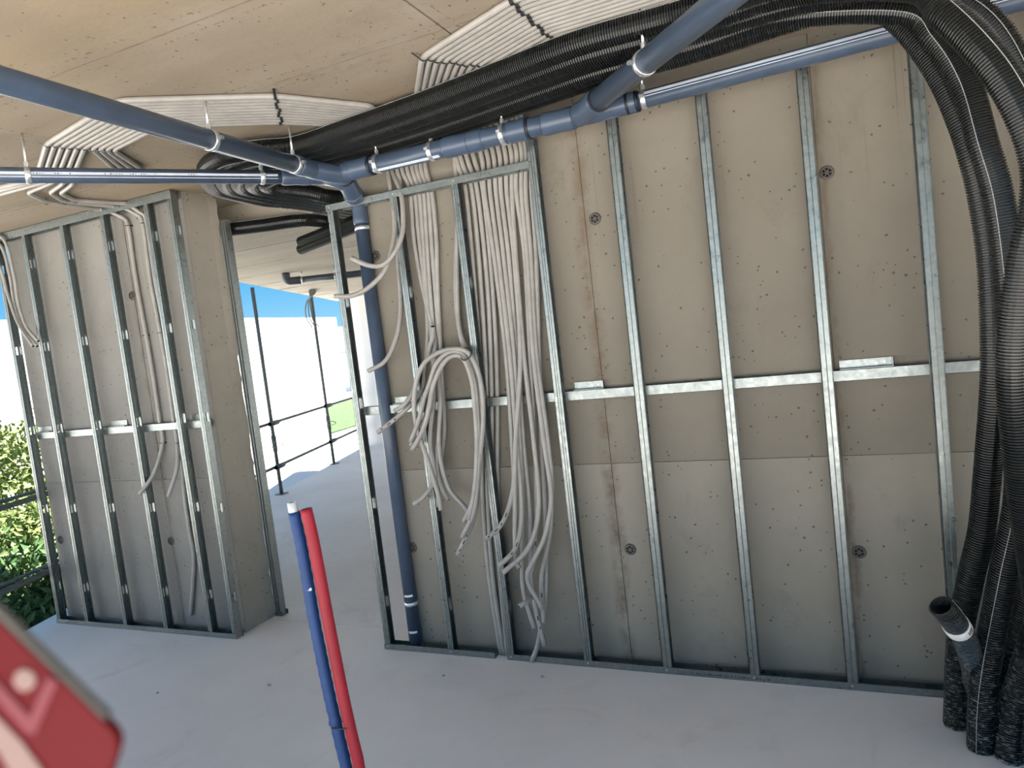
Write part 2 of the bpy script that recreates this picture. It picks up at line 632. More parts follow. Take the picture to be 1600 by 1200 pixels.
# rough lump of spilt concrete down the pier edge
m = MB()
zz = np.linspace(0.02, ZC - 0.02, 60)
jag = 0.012 + 0.014 * rng.random(60) + 0.012 * (np.abs(zz - 2.0) < 0.25)
v, f = [], []
for k, z in enumerate(zz):
    v += [(XLb - 0.002, YB - 0.05, z), (XLb - 0.002, YB + jag[k] * 0.9, z), (XLb + jag[k] * 0.5, YB + jag[k] * 0.5, z), (XLb + 0.001, YB - 0.05, z)]
for k in range(59):
    for j in range(4):
        f.append((4 * k + j, 4 * k + (j + 1) % 4, 4 * k + 4 + (j + 1) % 4, 4 * k + 4 + j))
m.add(v, f)
m.build('concrete_burr', M['pier'], wlft)
# wall closing the terrace at its far end, and the room's unseen right side
MB().box(edge_x(10.2), 4.2, 10.2, 10.4, 0, ZT).build('wall_far', M['white_wall'], kind='structure')

# outdoors
MB().box(-70, 40, -40, 90, -0.45, -0.36).build('ground', M['paving'], kind='structure')
m = MB()
m.prism([onz(513, 634, -0.34), onz(590, 612, -0.34), onz(590, 655, -0.34), onz(514, 678, -0.34)][::-1], (0, 0, 0.02))
m.build('lawn', M['lawn'], kind='structure')
m = MB()
m.prism([(edge_x(0) - 3.6, -1, -0.36), (edge_x(0) - 0.15, -1, -0.36), (edge_x(4.6) - 0.15, 4.6, -0.36), (edge_x(4.6) - 3.6, 5.0, -0.36)], (0, 0, 0.05))
m.build('ground_bed', M['soil'], kind='structure')
W0, W1 = onz(10, 500, 3.4), onz(525, 496, 3.4)
wd = (W1 - W0) / np.linalg.norm(W1 - W0)
wnrm = np.array([wd[1], -wd[0], 0])
A = W0 - wd * 25
m = MB()
m.prism([A * (1, 1, 0) + (0, 0, -0.36), W1 * (1, 1, 0) + (0, 0, -0.36), W1 * (1, 1, 0) - wnrm * 0.3 + (0, 0, -0.36), A * (1, 1, 0) - wnrm * 0.3 + (0, 0, -0.36)], (0, 0, 3.76))
m.build('wall_garden', M['white_wall'], kind='structure')

# ------------------------------------------------------------------ steel stud frames
SLOTS = [0.26 + 0.57 * k for k in range(5)]


def stud(parent, x, y, z0, z1, w=0.036, d=0.048, ribs=False, web='right', name='stud', top=None, slots=True):
    """C-shaped sheet steel stud: front flange, back flange, slotted web, lips"""
    m = MB()
    t = 0.0016
    xw0, xw1 = (x + w - t, x + w) if web == 'right' else (x, x + t)
    m.box(x, x + w, y, y + t, z0, z1)
    m.box(x, x + w, y + d - t, y + d, z0, z1)
    lx = x if web == 'right' else x + w - t
    m.box(lx, lx + t, y, y + 0.007, z0, z1)
    m.box(lx, lx + t, y + d - 0.007, y + d, z0, z1)
    zs = [s for s in SLOTS if z0 + 0.05 < s < z1 - 0.05] if slots else []
    cur = z0
    ya, yb = y + 0.010, y + d - 0.010
    for s in zs + [None]:
        e_ = z1 if s is None else s - 0.028
        m.box(xw0, xw1, y, y + d, cur, e_)
        if s is not None:
            m.box(xw0, xw1, y, ya, s - 0.028, s + 0.028)
            m.box(xw0, xw1, yb, y + d, s - 0.028, s + 0.028)
            cur = s + 0.028
    rr = (0.0015, w / 2 - 0.0012, w - 0.0038) if ribs else (w * 0.35, w * 0.62)
    for r_ in rr:
        m.prism([(x + r_, y, z0), (x + r_ + 0.004, y, z0), (x + r_ + 0.002, y - 0.0028, z0)], (0, 0, z1 - z0))
    return m.build(name, M['zinc'], parent)


def channel(parent, name, x0, x1, y0, y1, z0, z1, up=True, mats=None):
    """U track: web on floor or ceiling, two lips"""
    m = MB()
    t = 0.0016
    if up:
        m.box(x0, x1, y0, y1, z0, z0 + t)
    else:
        m.box(x0, x1, y0, y1, z1 - t, z1)
    m.box(x0, x1, y0, y0 + t, z0, z1)
    m.box(x0, x1, y1 - t, y1, z0, z1)
    return m.build(name, mats or M['zinc'], parent)


def screws(parent, pts, nrm=(0, -1, 0)):
    for p in pts:
        p = np.array(p, float)
        MB().tube([p, p + np.array(nrm, float) * 0.003], 0.004, 8, 'oc').build('screw', M['clamp'], parent)


# right frame
YF = 3.19
fr = empty('stud_frame', (-0.9, YF, 0), 'large open steel stud frame in front of the long concrete wall', 'stud frame')
SX = dict(A=-2.362, B=-1.955, C=-1.598, D=-1.178, E=-0.785, F=-0.389, G=0.013, H=0.413, I=0.815, J=1.215)
ZTT = 2.497
for k, x in SX.items():
    if k in 'ABC':
        stud(fr, x, YF, 0.002, ZTT - 0.002, 0.038, web='left')
    elif k == 'D':
        stud(fr, x, YF, 0.002, 2.60, 0.042, web='left')
    else:
        stud(fr, x, YF, 0.002, 2.645, 0.047, ribs=True, web='right' if k in 'GHIJ' else 'left')
channel(fr, 'bottom_track', -2.366, -1.672, YF - 0.003, YF + 0.052, 0, 0.032)
channel(fr, 'bottom_track', -1.600, 1.6, YF - 0.003, YF + 0.052, 0, 0.032)
channel(fr, 'top_track', -2.366, SX['D'] + 0.004, YF - 0.003, YF + 0.052, ZTT - 0.036, ZTT, up=False)
m = MB()
m.box(-2.325, 1.6, YF + 0.050, YF + 0.052, 1.333, 1.380)
m.box(-2.325, 1.6, YF + 0.050, YR - 0.004, 1.378, 1.380)
m.box(-2.325, 1.6, YF + 0.050, YR - 0.004, 1.333, 1.335)
m.build('cross_channel', M['zinc'], fr)
for px, py in ((895, 605), (1312, 573), (612, 627)):
    p = ony(px, py, YF + 0.05)
    wB = 0.15 if px != 1312 else 0.20
    m = MB()
    m.box(p[0], p[0] + wB, YR - 0.010, YR - 0.007, 1.36, 1.418)
    m.box(p[0], p[0] + wB, YF + 0.054, YR - 0.007, 1.381, 1.3835)
    m.box(p[0] + wB - 0.002, p[0] + wB, YF + 0.060, YR - 0.007, 1.381, 1.418)
    m.build('wall_bracket', M['zinc'], fr)
    screws(fr, [(p[0] + wB - 0.03, YR - 0.010, 1.400), (p[0] + wB - 0.06, YR - 0.010, 1.398)])
screws(fr, [(SX['A'] + 0.018, YF - 0.003, ZTT - 0.018), (SX['B'] + 0.018, YF - 0.003, ZTT - 0.018), (SX['C'] + 0.018, YF - 0.003, ZTT - 0.018)] + [(SX[k] + 0.02, YF - 0.003, 0.018) for k in 'ABCDEFGH'])
m = MB()
for k in range(46):
    x = -0.655 + 0.0078 * k + random.uniform(-0.001, 0.001)
    if random.random() < 0.8:
        m.box(x, x + random.uniform(0.002, 0.005), YF - 0.0036, YF - 0.003, 0.010, 0.010 + random.uniform(0.004, 0.009))
m.build('worn_print', M['tie'], fr, kind='stuff')

# left frame
YFL = 3.15
fl = empty('stud_frame', (-4.3, YFL, 0), 'smaller steel stud frame in front of the short wall by the garden', 'stud frame')
LX = [-5.146, -4.846, -4.454, -4.068, -3.674]
for x in LX:
    stud(fl, x, YFL, 0.002, ZC - 0.012, 0.036, d=0.05, web='left')
stud(fl, -3.4715, YFL, 0.002, ZC - 0.012, 0.034, d=0.05)
channel(fl, 'bottom_track', -5.15, -3.434, YFL - 0.003, YFL + 0.054, 0, 0.032)
channel(fl, 'top_track', -5.15, -3.434, YFL - 0.003, YFL + 0.054, ZC - 0.062, ZC - 0.011, up=False)
m = MB()
m.box(-5.11, -3.475, YFL + 0.052, YFL + 0.054, 1.333, 1.380)
m.box(-5.11, -3.475, YFL + 0.052, YL - 0.004, 1.378, 1.380)
m.box(-5.11, -3.475, YFL + 0.052, YL - 0.004, 1.333, 1.335)
m.build('cross_channel', M['zinc'], fl)
for px, py in ((176, 660), (299, 650), (62, 672)):
    p = ony(px, py, YL)
    m = MB()
    m.box(p[0], p[0] + 0.15, YL - 0.010, YL - 0.007, 1.36, 1.418)
    m.box(p[0], p[0] + 0.15, YFL + 0.056, YL - 0.007, 1.381, 1.3835)
    m.build('wall_bracket', M['zinc'], fl)
    screws(fl, [(p[0] + 0.12, YL - 0.010, 1.400)])
# corner stud turned round the pier
b = empty('steel_stud', (-3.425, YB + 0.03, 0), 'lone upright steel stud at the back edge of the concrete pier', 'stud')
stud(b, -3.440, YB + 0.012, 0, ZC - 0.16, 0.046, d=0.05, name='stud_profile', slots=False, ribs=True)
channel(b, 'floor_clip', -3.45, -3.38, YB + 0.009, YB + 0.066, 0, 0.03)
pf = onz(566, 702, 0)
b = empty('steel_stud', pf, 'slotted steel stud standing at the far end of the terrace edge', 'stud')
stud(b, pf[0] - 0.05, pf[1], 0, ZT - 0.01, 0.10, d=0.06, name='stud_profile')
channel(b, 'floor_clip', pf[0] - 0.055, pf[0] + 0.055, pf[1] - 0.004, pf[1] + 0.07, 0, 0.03)


# ------------------------------------------------------------------ drain pipes
def unit(v):
    v = np.array(v, float)
    return v / np.linalg.norm(v)


def along(p, q, t):
    return np.array(p) + (np.array(q) - np.array(p)) * t


def straight(parent, p, q, r, name='pipe_length', caps='cc', mats=None, seg=28):
    return MB().tube([p, q], r, seg, caps).build(name, mats or [M['pvc'], M['hole']], parent)


def socket(parent, p, q, r, name='pipe_socket'):
    """fitting: belled sleeve with rounded lips from p to q"""
    p, q = np.array(p, float), np.array(q, float)
    L = np.linalg.norm(q - p)
    s = np.array([0, 0.004, 0.012, L * 0.25, L * 0.5, L * 0.75, L - 0.012, L - 0.004, L])
    rr = np.array([0.98, 1.10, 1.16, 1.16, 1.09, 1.16, 1.16, 1.10, 0.98]) * r
    MB().tube(p + np.outer(s / L, q - p), rr, 28, 'cc').build(name, [M['pvc'], M['hole']], parent)


def seal(parent, p, axis, r):
    axis = unit(axis)
    MB().tube([p - axis * 0.006, p + axis * 0.006], r * 1.13, 28, 'cc').build('seal_ring', M['seal'], parent)


def stripe(parent, p, q, r, ang_dir, width=0.008, marks=False, name='print_glint_stripe', mat_='print'):
    """thin strip of print and painted reflection lying on the pipe wall, on the side that faces ang_dir"""
    p, q = np.array(p, float), np.array(q, float)
    ax = unit(q - p)
    d = unit(np.array(ang_dir, float) - np.dot(ang_dir, ax) * ax)
    w = np.cross(ax, d)
    m = MB()
    n = 5
    a = np.linspace(-width / r / 2, width / r / 2, n)
    ring = [math.cos(t) * d + math.sin(t) * w for t in a]
    lo = [c * (r - 0.0005) for c in ring]
    hi = [c * (r + 0.0009) for c in ring]
    v = [p + c for c in lo] + [p + c for c in hi] + [q + c for c in lo] + [q + c for c in hi]
    f = []
    for j in range(n - 1):
        f.append((n + j, n + j + 1, 3 * n + j + 1, 3 * n + j))
    f += [(0, n, 3 * n, 2 * n), (n - 1, 3 * n - 1, 4 * n - 1, 2 * n - 1)]
    m.add(v, f)
    o = m.build(name, M[mat_], parent)
    return o


GR_CL = 'pipe clamps under the ceiling'


def clamp(p, axis, r, label, zt=ZC - 0.008, rod=True):
    p = np.array(p, float)
    axis = unit(axis)
    t = empty('pipe_clamp', (p[0], p[1], p[2] - r - 0.006), label, 'pipe clamp', GR_CL)
    MB().tube([p - axis * 0.011, p - axis * 0.009, p + axis * 0.009, p + axis * 0.011], [r * 1.02, r * 1.09, r * 1.09, r * 1.02], 28, 'cc').build('clamp_band', M['clamp'], t)
    up = unit(np.array([0, 0, 1.0]) - axis * axis[2])
    side = np.cross(axis, up)
    for s in (-1, 1):
        c = p + side * s * (r * 1.09 + 0.008)
        MB().obox(c, axis * 0.009, side * 0.010, up * 0.006).build('clamp_lug', M['clamp'], t)
    if rod:
        c = p + up * r * 1.05
        MB().tube([c, (c[0], c[1], zt)], 0.005, 10, 'cc').build('hanger_rod', M['clamp'], t)
        MB().tube([c, c + up * 0.022], 0.010, 6, 'cc', smooth=False).build('hex_nut', M['clamp'], t)
    return t


GP = 'blue grey drain pipes'
# main run along the wall
ZP, YP, RP = 2.60, 3.02, 0.043
W_0, W_1 = ony(548, 266, YP), ony(905, 182, YP)
wall_ax = unit(W_1 - W_0)
t = empty('drain_pipe', (W_0[0], W_0[1], W_0[2] - RP), 'thick grey blue drain pipe along the wall above the low stud frame', 'pipe', GP)
straight(t, W_0, W_1, RP)
for a, c in ((0.0, 0.10), (0.445, 0.62), (0.72, 0.80), (0.86, 0.985)):
    socket(t, along(W_0, W_1, a), along(W_0, W_1, c), RP)
for a in (0.105, 0.50, 0.56, 0.805, 0.975):
    seal(t, along(W_0, W_1, a), wall_ax, RP)
stripe(t, along(W_0, W_1, 0.12), along(W_0, W_1, 0.43), RP, (0, -0.62, -1), 0.016)
e0 = W_0
DTOP = np.array([*ony(560, 312, 3.25)[:2], 2.47])
EL = e0 - wall_ax * 0.055
e_path = bent([e0 + wall_ax * 0.03, EL, along(EL, DTOP, 0.62) + (0, 0, 0.0)], 0.075)
MB().tube(resample(e_path, 0.006), RP * 1.13, 32, 'cc').build('pipe_elbow', [M['pvc'], M['hole']], t)
c_ = along(EL, DTOP, 0.60)
MB().tube([c_, c_ + unit(DTOP - EL) * 0.006, c_ + unit(DTOP - EL) * 0.030, c_ + unit(DTOP - EL) * 0.034], [RP * 1.16, RP * 1.24, RP * 1.24, RP * 1.16], 32, 'cc').build('socket_lip', [M['pvc'], M['hole']], t)
seal(t, EL + unit(DTOP - EL) * 0.045, DTOP - EL, RP * 1.02)
# branch rising towards the room
B0, B1 = ony(905, 180, YP), onz(1165, -28, 2.56)
bax = unit(B1 - B0)
tb = empty('drain_pipe', (B0[0], B0[1], B0[2] - RP), 'thick grey blue branch pipe slanting out from the wall under black hoses', 'pipe', GP)
B2 = B0 + bax * 3.3
straight(tb, B0, B2, RP)
socket(tb, B0 - bax * 0.01, B0 + bax * 0.21, RP, 'branch_socket')
seal(tb, B0 + bax * 0.215, bax, RP * 1.03)
# thinner run along the wall to the right
Q0, Q1 = ony(905, 182, YP), ony(1390, 54, 3.035)
qd = unit(Q1 - Q0)
Q2 = Q0 + qd * 3.6
RQ = 0.036
tq = empty('drain_pipe', (Q0[0], Q0[1], Q0[2] - RQ), 'thinner grey blue pipe high on the wall across the tops of the studs', 'pipe', GP)
straight(tq, Q0, Q2, RQ)
socket(tq, Q0 + qd * 0.02, Q0 + qd * 0.26, RQ * 1.05)
seal(tq, Q0 + qd * 0.255, qd, RQ * 1.08)
seal(tq, Q0 + qd * 0.215, qd, RQ * 1.10)
stripe(tq, Q0 + qd * 0.27, Q2, RQ, (0, -1, 0.45), 0.012)
stripe(tq, Q0 + qd * 0.27, Q2, RQ, (0, -1, 0.02), 0.003)
# pipe from the room straight towards the doorway corner
P2a, P2b = onz(-60, 107, 2.60), onz(478, 262, 2.60)
P2ax = unit(P2b - P2a)
P2c = P2b + P2ax * 0.02
t2 = empty('drain_pipe', (P2b[0], P2b[1], P2b[2] - 0.042), 'thick dark blue grey pipe crossing the ceiling from the garden side', 'pipe', GP)
P2s = P2a - P2ax * 1.2
straight(t2, P2s, P2c, 0.040)
socket(t2, P2b - P2ax * 0.07, P2c + P2ax * 0.06, 0.040)
J = np.array(W_0) - wall_ax * 0.05
jpath = bent([P2c + P2ax * 0.03, along(P2c, J, 0.55) + (0.0, 0.02, -0.01), J + (0.01, 0.03, -0.01)], 0.08)
MB().tube(resample(jpath, 0.012), 0.046, 28, 'cc').build('pipe_elbow', [M['pvc'], M['hole']], t2)
stripe(t2, P2s, P2b - P2ax * 0.1, 0.040, (-0.5, 0, -1), 0.003)
# thinner pipe under it
P3a, P3b = onz(-60, 273, 2.60), onz(448, 277, 2.60)
P3ax = unit(P3b - P3a)
P3s = P3a - P3ax * 0.8
t3 = empty('drain_pipe', (P3b[0], P3b[1], P3b[2] - 0.034), 'thinner blue grey pipe with pale line of print and painted glint running to the doorway', 'pipe', GP)
straight(t3, P3s, P3b, 0.033)
socket(t3, P3b - P3ax * 0.03, P3b + P3ax * 0.12, 0.034)
jp = bent([P3b + P3ax * 0.11, P3b + P3ax * 0.19, along(P3b + P3ax * 0.19, J, 0.6) + (0, 0, -0.03), along(J, DTOP, 0.35) + (0, 0, -0.005)], 0.06)
MB().tube(resample(jp, 0.012), 0.037, 28, 'cc').build('pipe_elbow', [M['pvc'], M['hole']], t3)
cam_side = unit((CO - P3b) * (1, 1, 0))
stripe(t3, P3s, P3b - P3ax * 0.05, 0.033, cam_side * 1.0 + (0, 0, 0.05), 0.011)
stripe(t3, P3s, P3b - P3ax * 0.05, 0.033, cam_side * 0.8 + (0, 0, -0.35), 0.0025)
m = MB()
sd_ = unit(cam_side - np.dot(cam_side, P3ax) * P3ax)
for k in range(60):
    if 12 < k % 30 < 24 or random.random() < 0.3:
        continue
    c = P3a + P3ax * (0.25 + 0.011 * k) + sd_ * 0.0340
    m.obox(c, P3ax * random.uniform(0.001, 0.003), np.cross(P3ax, sd_) * random.uniform(0.001, 0.0025), sd_ * 0.0006)
m.build('worn_print', M['tie'], t3, kind='stuff')
# downpipe behind the first stud
D0, D1 = ony(560, 312, 3.25), ony(646, 1000, 3.25)
D1 = np.array([D0[0], D0[1], 0.0])
D0 = np.array([D0[0], D0[1], 2.47])
td = empty('downpipe', (D1[0], D1[1], 0), 'blue grey downpipe standing at the doorway edge of the long wall', 'pipe')
RD = 0.037
straight(td, D1, D0, RD)
socket(td, D0 - (0, 0, 0.10), D0 + (0, 0, 0.03), RD)
sp = bent([D0 + (0, 0, -0.01), D0 + (0, 0, 0.025), along(D0, EL, 0.45)], 0.03)
MB().tube(resample(sp, 0.01), RD * 1.12, 28, 'cc').build('pipe_elbow', [M['pvc'], M['hole']], td)
for z in (0.30, 0.09):
    stripe(td, D1 + (0, 0, z), D1 + (0, 0, z + 0.012), RD, (0.3, -1, 0), 0.05, name='tape_mark', mat_='label')
tc_ = clamp(D0 - (0, 0, 0.12), (0, 0, 1), RD, 'bright metal clamp near the top of the downpipe', rod=False)
MB().tube([D0 + (RD * 1.1, 0, -0.12), (XE + 0.02, YR + 0.02, D0[2] - 0.12)], 0.005, 8, 'cc').build('wall_rod', M['clamp'], tc_)
clamp(D1 + (0, 0, 0.255), (0, 0, 1), RD, 'metal clamp near the foot of the downpipe', rod=False)
# clamps
clamp(along(P2a, P2b, 0.60), P2ax, 0.040, 'metal clamp and rod on the thick pipe under the ceiling ribbon')
k3 = P3a + P3ax * (np.dot(onz(44, 273, 2.60) - P3a, P3ax))
clamp(k3, P3ax, 0.033, 'metal clamp and rod at the garden end of the thin printed pipe')
clamp(P3b - P3ax * 0.12, P3ax, 0.033, 'metal clamp beside the end socket of the thin printed pipe')
clamp(P2b - P2ax * 0.09, P2ax, 0.040, 'metal clamp just before the corner elbow of the thick pipe')
clamp(along(W_0, W_1, 0.135), wall_ax, RP, 'bright clamp next to the elbow of the wall pipe')
clamp(along(W_0, W_1, 0.39), wall_ax, RP, 'bright clamp before the middle socket of the wall pipe')
clamp(along(W_0, W_1, 0.70), wall_ax, RP * 1.05, 'bright clamp above the tallest stud of the low frame')
kb = np.dot(ony(990, 100, YP) - B0, bax)
kk = onz(992, 97, 2.58)
clamp(B0 + bax * np.dot(kk - B0, bax), bax, RP, 'bright clamp ring on the slanting branch pipe')
clamp(Q0 + qd * np.dot(ony(1005, 150, YP) - Q0, qd), qd, RQ, 'bright clamp on the thinner wall pipe below the branch')

# ------------------------------------------------------------------ black hoses
RH = 0.045


def hose_path(pts, step=0.004):
    return spline(pts, step)


def hose(name, pts, label, caps='cc', glint_side=None, group='black corrugated hoses', r=RH, pitch=0.0094, smooth_ends=False):
    P = spline(pts, 0.004)
    s = np.concatenate([[0], np.cumsum(np.linalg.norm(np.diff(P, axis=0), axis=1))])
    L = s[-1]
    n = int(L / pitch)
    offs = np.array([0.0, 0.25, 0.58, 0.83])
    si = (np.arange(n)[:, None] + offs[None, :]).ravel() * pitch
    rr = np.tile(np.array([r - 0.0058, r, r, r - 0.0058]), n)
    si = np.append(si, L)
    rr = np.append(rr, r - 0.003)
    Q = np.stack([np.interp(si, s, P[:, k]) for k in range(3)], 1)
    # smooth frame from the fine path
    T, U, W = frames(P)
    idx = np.clip(np.searchsorted(s, si), 0, len(P) - 1)
    seg = 16
    a = np.arange(seg) * 2 * PI / seg
    ring = np.cos(a)[None, :, None] * U[idx][:, None, :] + np.sin(a)[None, :, None] * W[idx][:, None, :]
    V = (Q[:, None, :] + ring * rr[:, None, None]).reshape(-1, 3)
    N = len(Q)
    i = np.arange(N - 1)[:, None] * seg
    j = np.arange(seg)[None, :]
    k = (j + 1) % seg
    Fq = np.stack([i + j, i + k, i + seg + k, i + seg + j], -1).reshape(-1, 4)
    org = np.array([(V[:, 0].min() + V[:, 0].max()) / 2, (V[:, 1].min() + V[:, 1].max()) / 2, V[:, 2].min()])
    me = bpy.data.meshes.new(name)
    fl_ = Fq.tolist()
    vv = V
    mi = [0] * len(fl_)
    for end, sg in ((0, -1), (N - 1, 1)):
        c = caps[0] if end == 0 else caps[1]
        base = [end * seg + q for q in range(seg)]
        if c == 'c':
            fl_.append(base[::sg])
            mi.append(0)
        else:
            inner = Q[end] + ring[end] * (r * 0.86)
            deep = Q[end] + ring[end] * (r * 0.82) - sg * T[idx[end]] * r * 2.2
            b1 = len(vv)
            vv = np.vstack([vv, inner, deep])
            for q in range(seg):
                w = (q + 1) % seg
                fl_.append([base[q], base[w], b1 + w, b1 + q][::sg])
                fl_.append([b1 + q, b1 + w, b1 + seg + w, b1 + seg + q][::sg])
                mi += [0, 1]
            fl_.append(list(range(b1 + seg, b1 + 2 * seg))[::sg])
            mi.append(1)
    me.from_pydata((vv - org).tolist(), [], fl_)
    me.materials.append(M['hose'])
    me.materials.append(M['hole'])
    me.polygons.foreach_set('material_index', np.array(mi, dtype=np.int32))
    me.update()
    o = link(name, me, org, None, label, None, 'hose', group)
    if glint_side is not None:
        for ang in glint_side:
            # pale tube paints the ridge highlight along the moulded seam
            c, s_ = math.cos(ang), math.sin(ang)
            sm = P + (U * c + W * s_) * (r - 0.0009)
            MB().tube(resample(sm, 0.02), 0.0013, 6, 'cc').build('seam_glint_line', M['seam_glint'], o)
    return o


ZH = 2.713


def lane(y, x):
    sh = np.interp(-x, [0.7, 1.45, 2.25], [0.0, 0.155, 0.27])
    return (x, y + sh, ZH - 0.006 - 0.012 * (round((y - 2.552) / 0.096) % 2))


def turn(k):
    """bend at the doorway: outermost lane is k = 0"""
    f = k / 4
    o = [np.array([-2.2, 2.82, ZH])] + [onz(*q) for q in ((400, 234, 2.70), (345, 246, 2.70), (322, 265, 2.695), (327, 286, 2.69), (346, 297, 2.68), (411, 311, 2.65), (466, 317, 2.62), (499, 322, 2.595), (522, 328, 2.58), (570, 334, 2.57), (640, 328, 2.57))]
    i = [np.array([-2.2, 3.19, ZH]), np.array([-2.42, 3.175, ZH]), np.array([-2.58, 3.165, ZH]), np.array([-2.70, 3.17, ZH - 0.01])] + [onz(*q) for q in ((412, 286, 2.695), (425, 293, 2.685), (455, 297, 2.665), (486, 301, 2.64), (506, 306, 2.615), (530, 310, 2.60), (575, 313, 2.59), (640, 308, 2.59))]
    return [a * (1 - f) + b * f for a, b in zip(o, i)]


def desc(lst):
    return [ony(px, py, Y) for px, py, Y in lst]


lane_y = [2.552, 2.648, 2.744, 2.840, 2.936]


def ceiling_run(k):
    T_ = turn(k)
    xs_ = [-1.85, -1.45, -1.05, -0.7, -0.35]
    return T_[::-1] + [lane(lane_y[k], x) for x in xs_]


H1 = ceiling_run(4) + desc([(1345, 0, 2.90), (1390, 20, 2.88), (1430, 58, 2.85), (1473, 122, 2.82), (1505, 195, 2.80), (1522, 250, 2.79), (1535, 305, 2.79), (1549, 400, 2.79), (1555, 525, 2.79), (1554, 610, 2.80), (1546, 712, 2.83), (1535, 825, 2.87), (1518, 900, 2.90), (1500, 1000, 2.95)]) + [(0.383, 2.985, 0.0)]
hose('corrugated_hose', H1, 'black hose that arcs from the ceiling nearest the studs to the floor', glint_side=[2.1])
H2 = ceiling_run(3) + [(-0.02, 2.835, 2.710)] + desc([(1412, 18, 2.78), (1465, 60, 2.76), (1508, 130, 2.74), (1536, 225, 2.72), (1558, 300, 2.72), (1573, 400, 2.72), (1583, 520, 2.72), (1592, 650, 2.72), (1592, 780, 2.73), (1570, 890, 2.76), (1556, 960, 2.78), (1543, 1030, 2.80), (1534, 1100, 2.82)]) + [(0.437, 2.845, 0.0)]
hose('corrugated_hose', H2, 'black hose with pale painted seam glint standing second along the floor row', glint_side=[3.6])
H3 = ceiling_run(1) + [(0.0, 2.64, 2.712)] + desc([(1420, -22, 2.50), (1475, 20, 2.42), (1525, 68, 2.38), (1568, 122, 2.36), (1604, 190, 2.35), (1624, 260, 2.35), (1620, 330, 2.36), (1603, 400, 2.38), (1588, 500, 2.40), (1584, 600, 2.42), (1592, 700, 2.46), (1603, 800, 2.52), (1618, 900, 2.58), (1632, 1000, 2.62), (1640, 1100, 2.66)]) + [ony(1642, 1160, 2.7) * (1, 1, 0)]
hose('corrugated_hose', H3, 'black hose bowing furthest out of the bundle then crossing before the others', glint_side=[2.4])
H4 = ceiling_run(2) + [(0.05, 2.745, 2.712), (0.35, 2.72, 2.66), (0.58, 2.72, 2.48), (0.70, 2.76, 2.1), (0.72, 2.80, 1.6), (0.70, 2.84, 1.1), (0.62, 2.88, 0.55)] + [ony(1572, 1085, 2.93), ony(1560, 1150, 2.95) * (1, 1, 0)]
hose('corrugated_hose', H4, 'black hose rising behind the two front hoses at the floor', glint_side=[3.0])
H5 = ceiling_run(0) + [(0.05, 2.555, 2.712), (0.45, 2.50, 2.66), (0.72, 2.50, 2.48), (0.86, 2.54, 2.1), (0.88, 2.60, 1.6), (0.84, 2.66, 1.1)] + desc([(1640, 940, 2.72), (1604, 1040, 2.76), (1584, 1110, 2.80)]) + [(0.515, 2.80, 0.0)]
hose('corrugated_hose', H5, 'dusty black hose leaning out at the end of the floor row', glint_side=[2.2, 0.2])
# short open stub with the taped collar
ST = desc([(1470, 946, 2.58), (1482, 960, 2.60), (1494, 977, 2.64), (1508, 1000, 2.72), (1520, 1040, 2.86), (1526, 1090, 2.98)]) + [(0.47, 3.02, 0.0)]
stub = hose('corrugated_hose', ST, 'short cut hose with open mouth and white taped collar', caps='hc', glint_side=[2.2], r=0.040)
Pst = spline(ST, 0.004)
sst = np.concatenate([[0], np.cumsum(np.linalg.norm(np.diff(Pst, axis=0), axis=1))])


def st_at(d):
    return np.array([np.interp(d, sst, Pst[:, k]) for k in range(3)])


MB().tube([st_at(0.11 + 0.008 * k) for k in range(6)], 0.0425, 24, 'cc').build('tape_collar', M['label'], stub, label='white tape collar with small black marks')
c0, c1 = st_at(0.115), st_at(0.145)
sax = unit(c1 - c0)
mk = MB()
toc = unit((CO - c0) - np.dot(CO - c0, sax) * sax)
tsd = np.cross(sax, toc)
for k in range(5):
    for q in range(2):
        a_ = 0.45 + 0.12 * k
        d_ = toc * math.cos(a_) - tsd * math.sin(a_)
        mk.obox(along(c0, c1, 0.3 + 0.4 * q) + d_ * 0.0427, sax * 0.004, np.cross(sax, d_) * 0.0018, d_ * 0.0005)
mk.build('worn_print', M['tie'], stub, kind='stuff')
# hoses on the terrace ceiling
hose('corrugated_hose', [onz(620, 340, 2.56), onz(560, 345, 2.565), onz(512, 346, 2.575), onz(470, 344, 2.585), onz(410, 352, 2.585), onz(345, 360, 2.585), onz(250, 372, 2.585)], 'black hose on the terrace ceiling passing behind the pier', glint_side=[1.0])
for k, (dx, lab) in enumerate(((0, 'upper of two cut black hose ends hanging past the doorway'), (1, 'lower of two cut black hose ends hanging past the doorway'))):
    p0 = ony(470, 378 + 12 * k, 3.95 + 0.03 * k)
    p1 = ony(555, 345 + 10 * k, 3.75 + 0.03 * k)
    hose('corrugated_hose', [p0, along(p0, p1, 0.5), p1, p1 + (p1 - p0) * 0.6], lab, caps='hc', group='cut hose ends', r=0.036)
# far drain stub on terrace ceiling
f0, f1 = onz(448, 440, 2.53), onz(600, 423, 2.53)
ft = empty('drain_pipe', (f0[0], f0[1], f0[2] - 0.04), 'short dark drain pipe with elbow under the terrace ceiling', 'pipe', GP)
MB().tube(resample(bent([f0 + (0, 0, 0.09), f0, f0 + unit(f1 - f0) * 0.15], 0.06), 0.01), 0.043, 20, 'cc').build('pipe_elbow', [M['pvc_dark'], M['hole']], ft)
straight(ft, f0 + unit(f1 - f0) * 0.12, f1, 0.036, mats=[M['pvc_dark'], M['hole']], seg=20)
for a, l_ in ((0.16, 'small clamp by the elbow of the terrace drain pipe'), (0.50, 'small clamp midway on the terrace drain pipe')):
    clamp(along(f0, f1, a), f1 - f0, 0.036, l_, zt=ZT - 0.004)

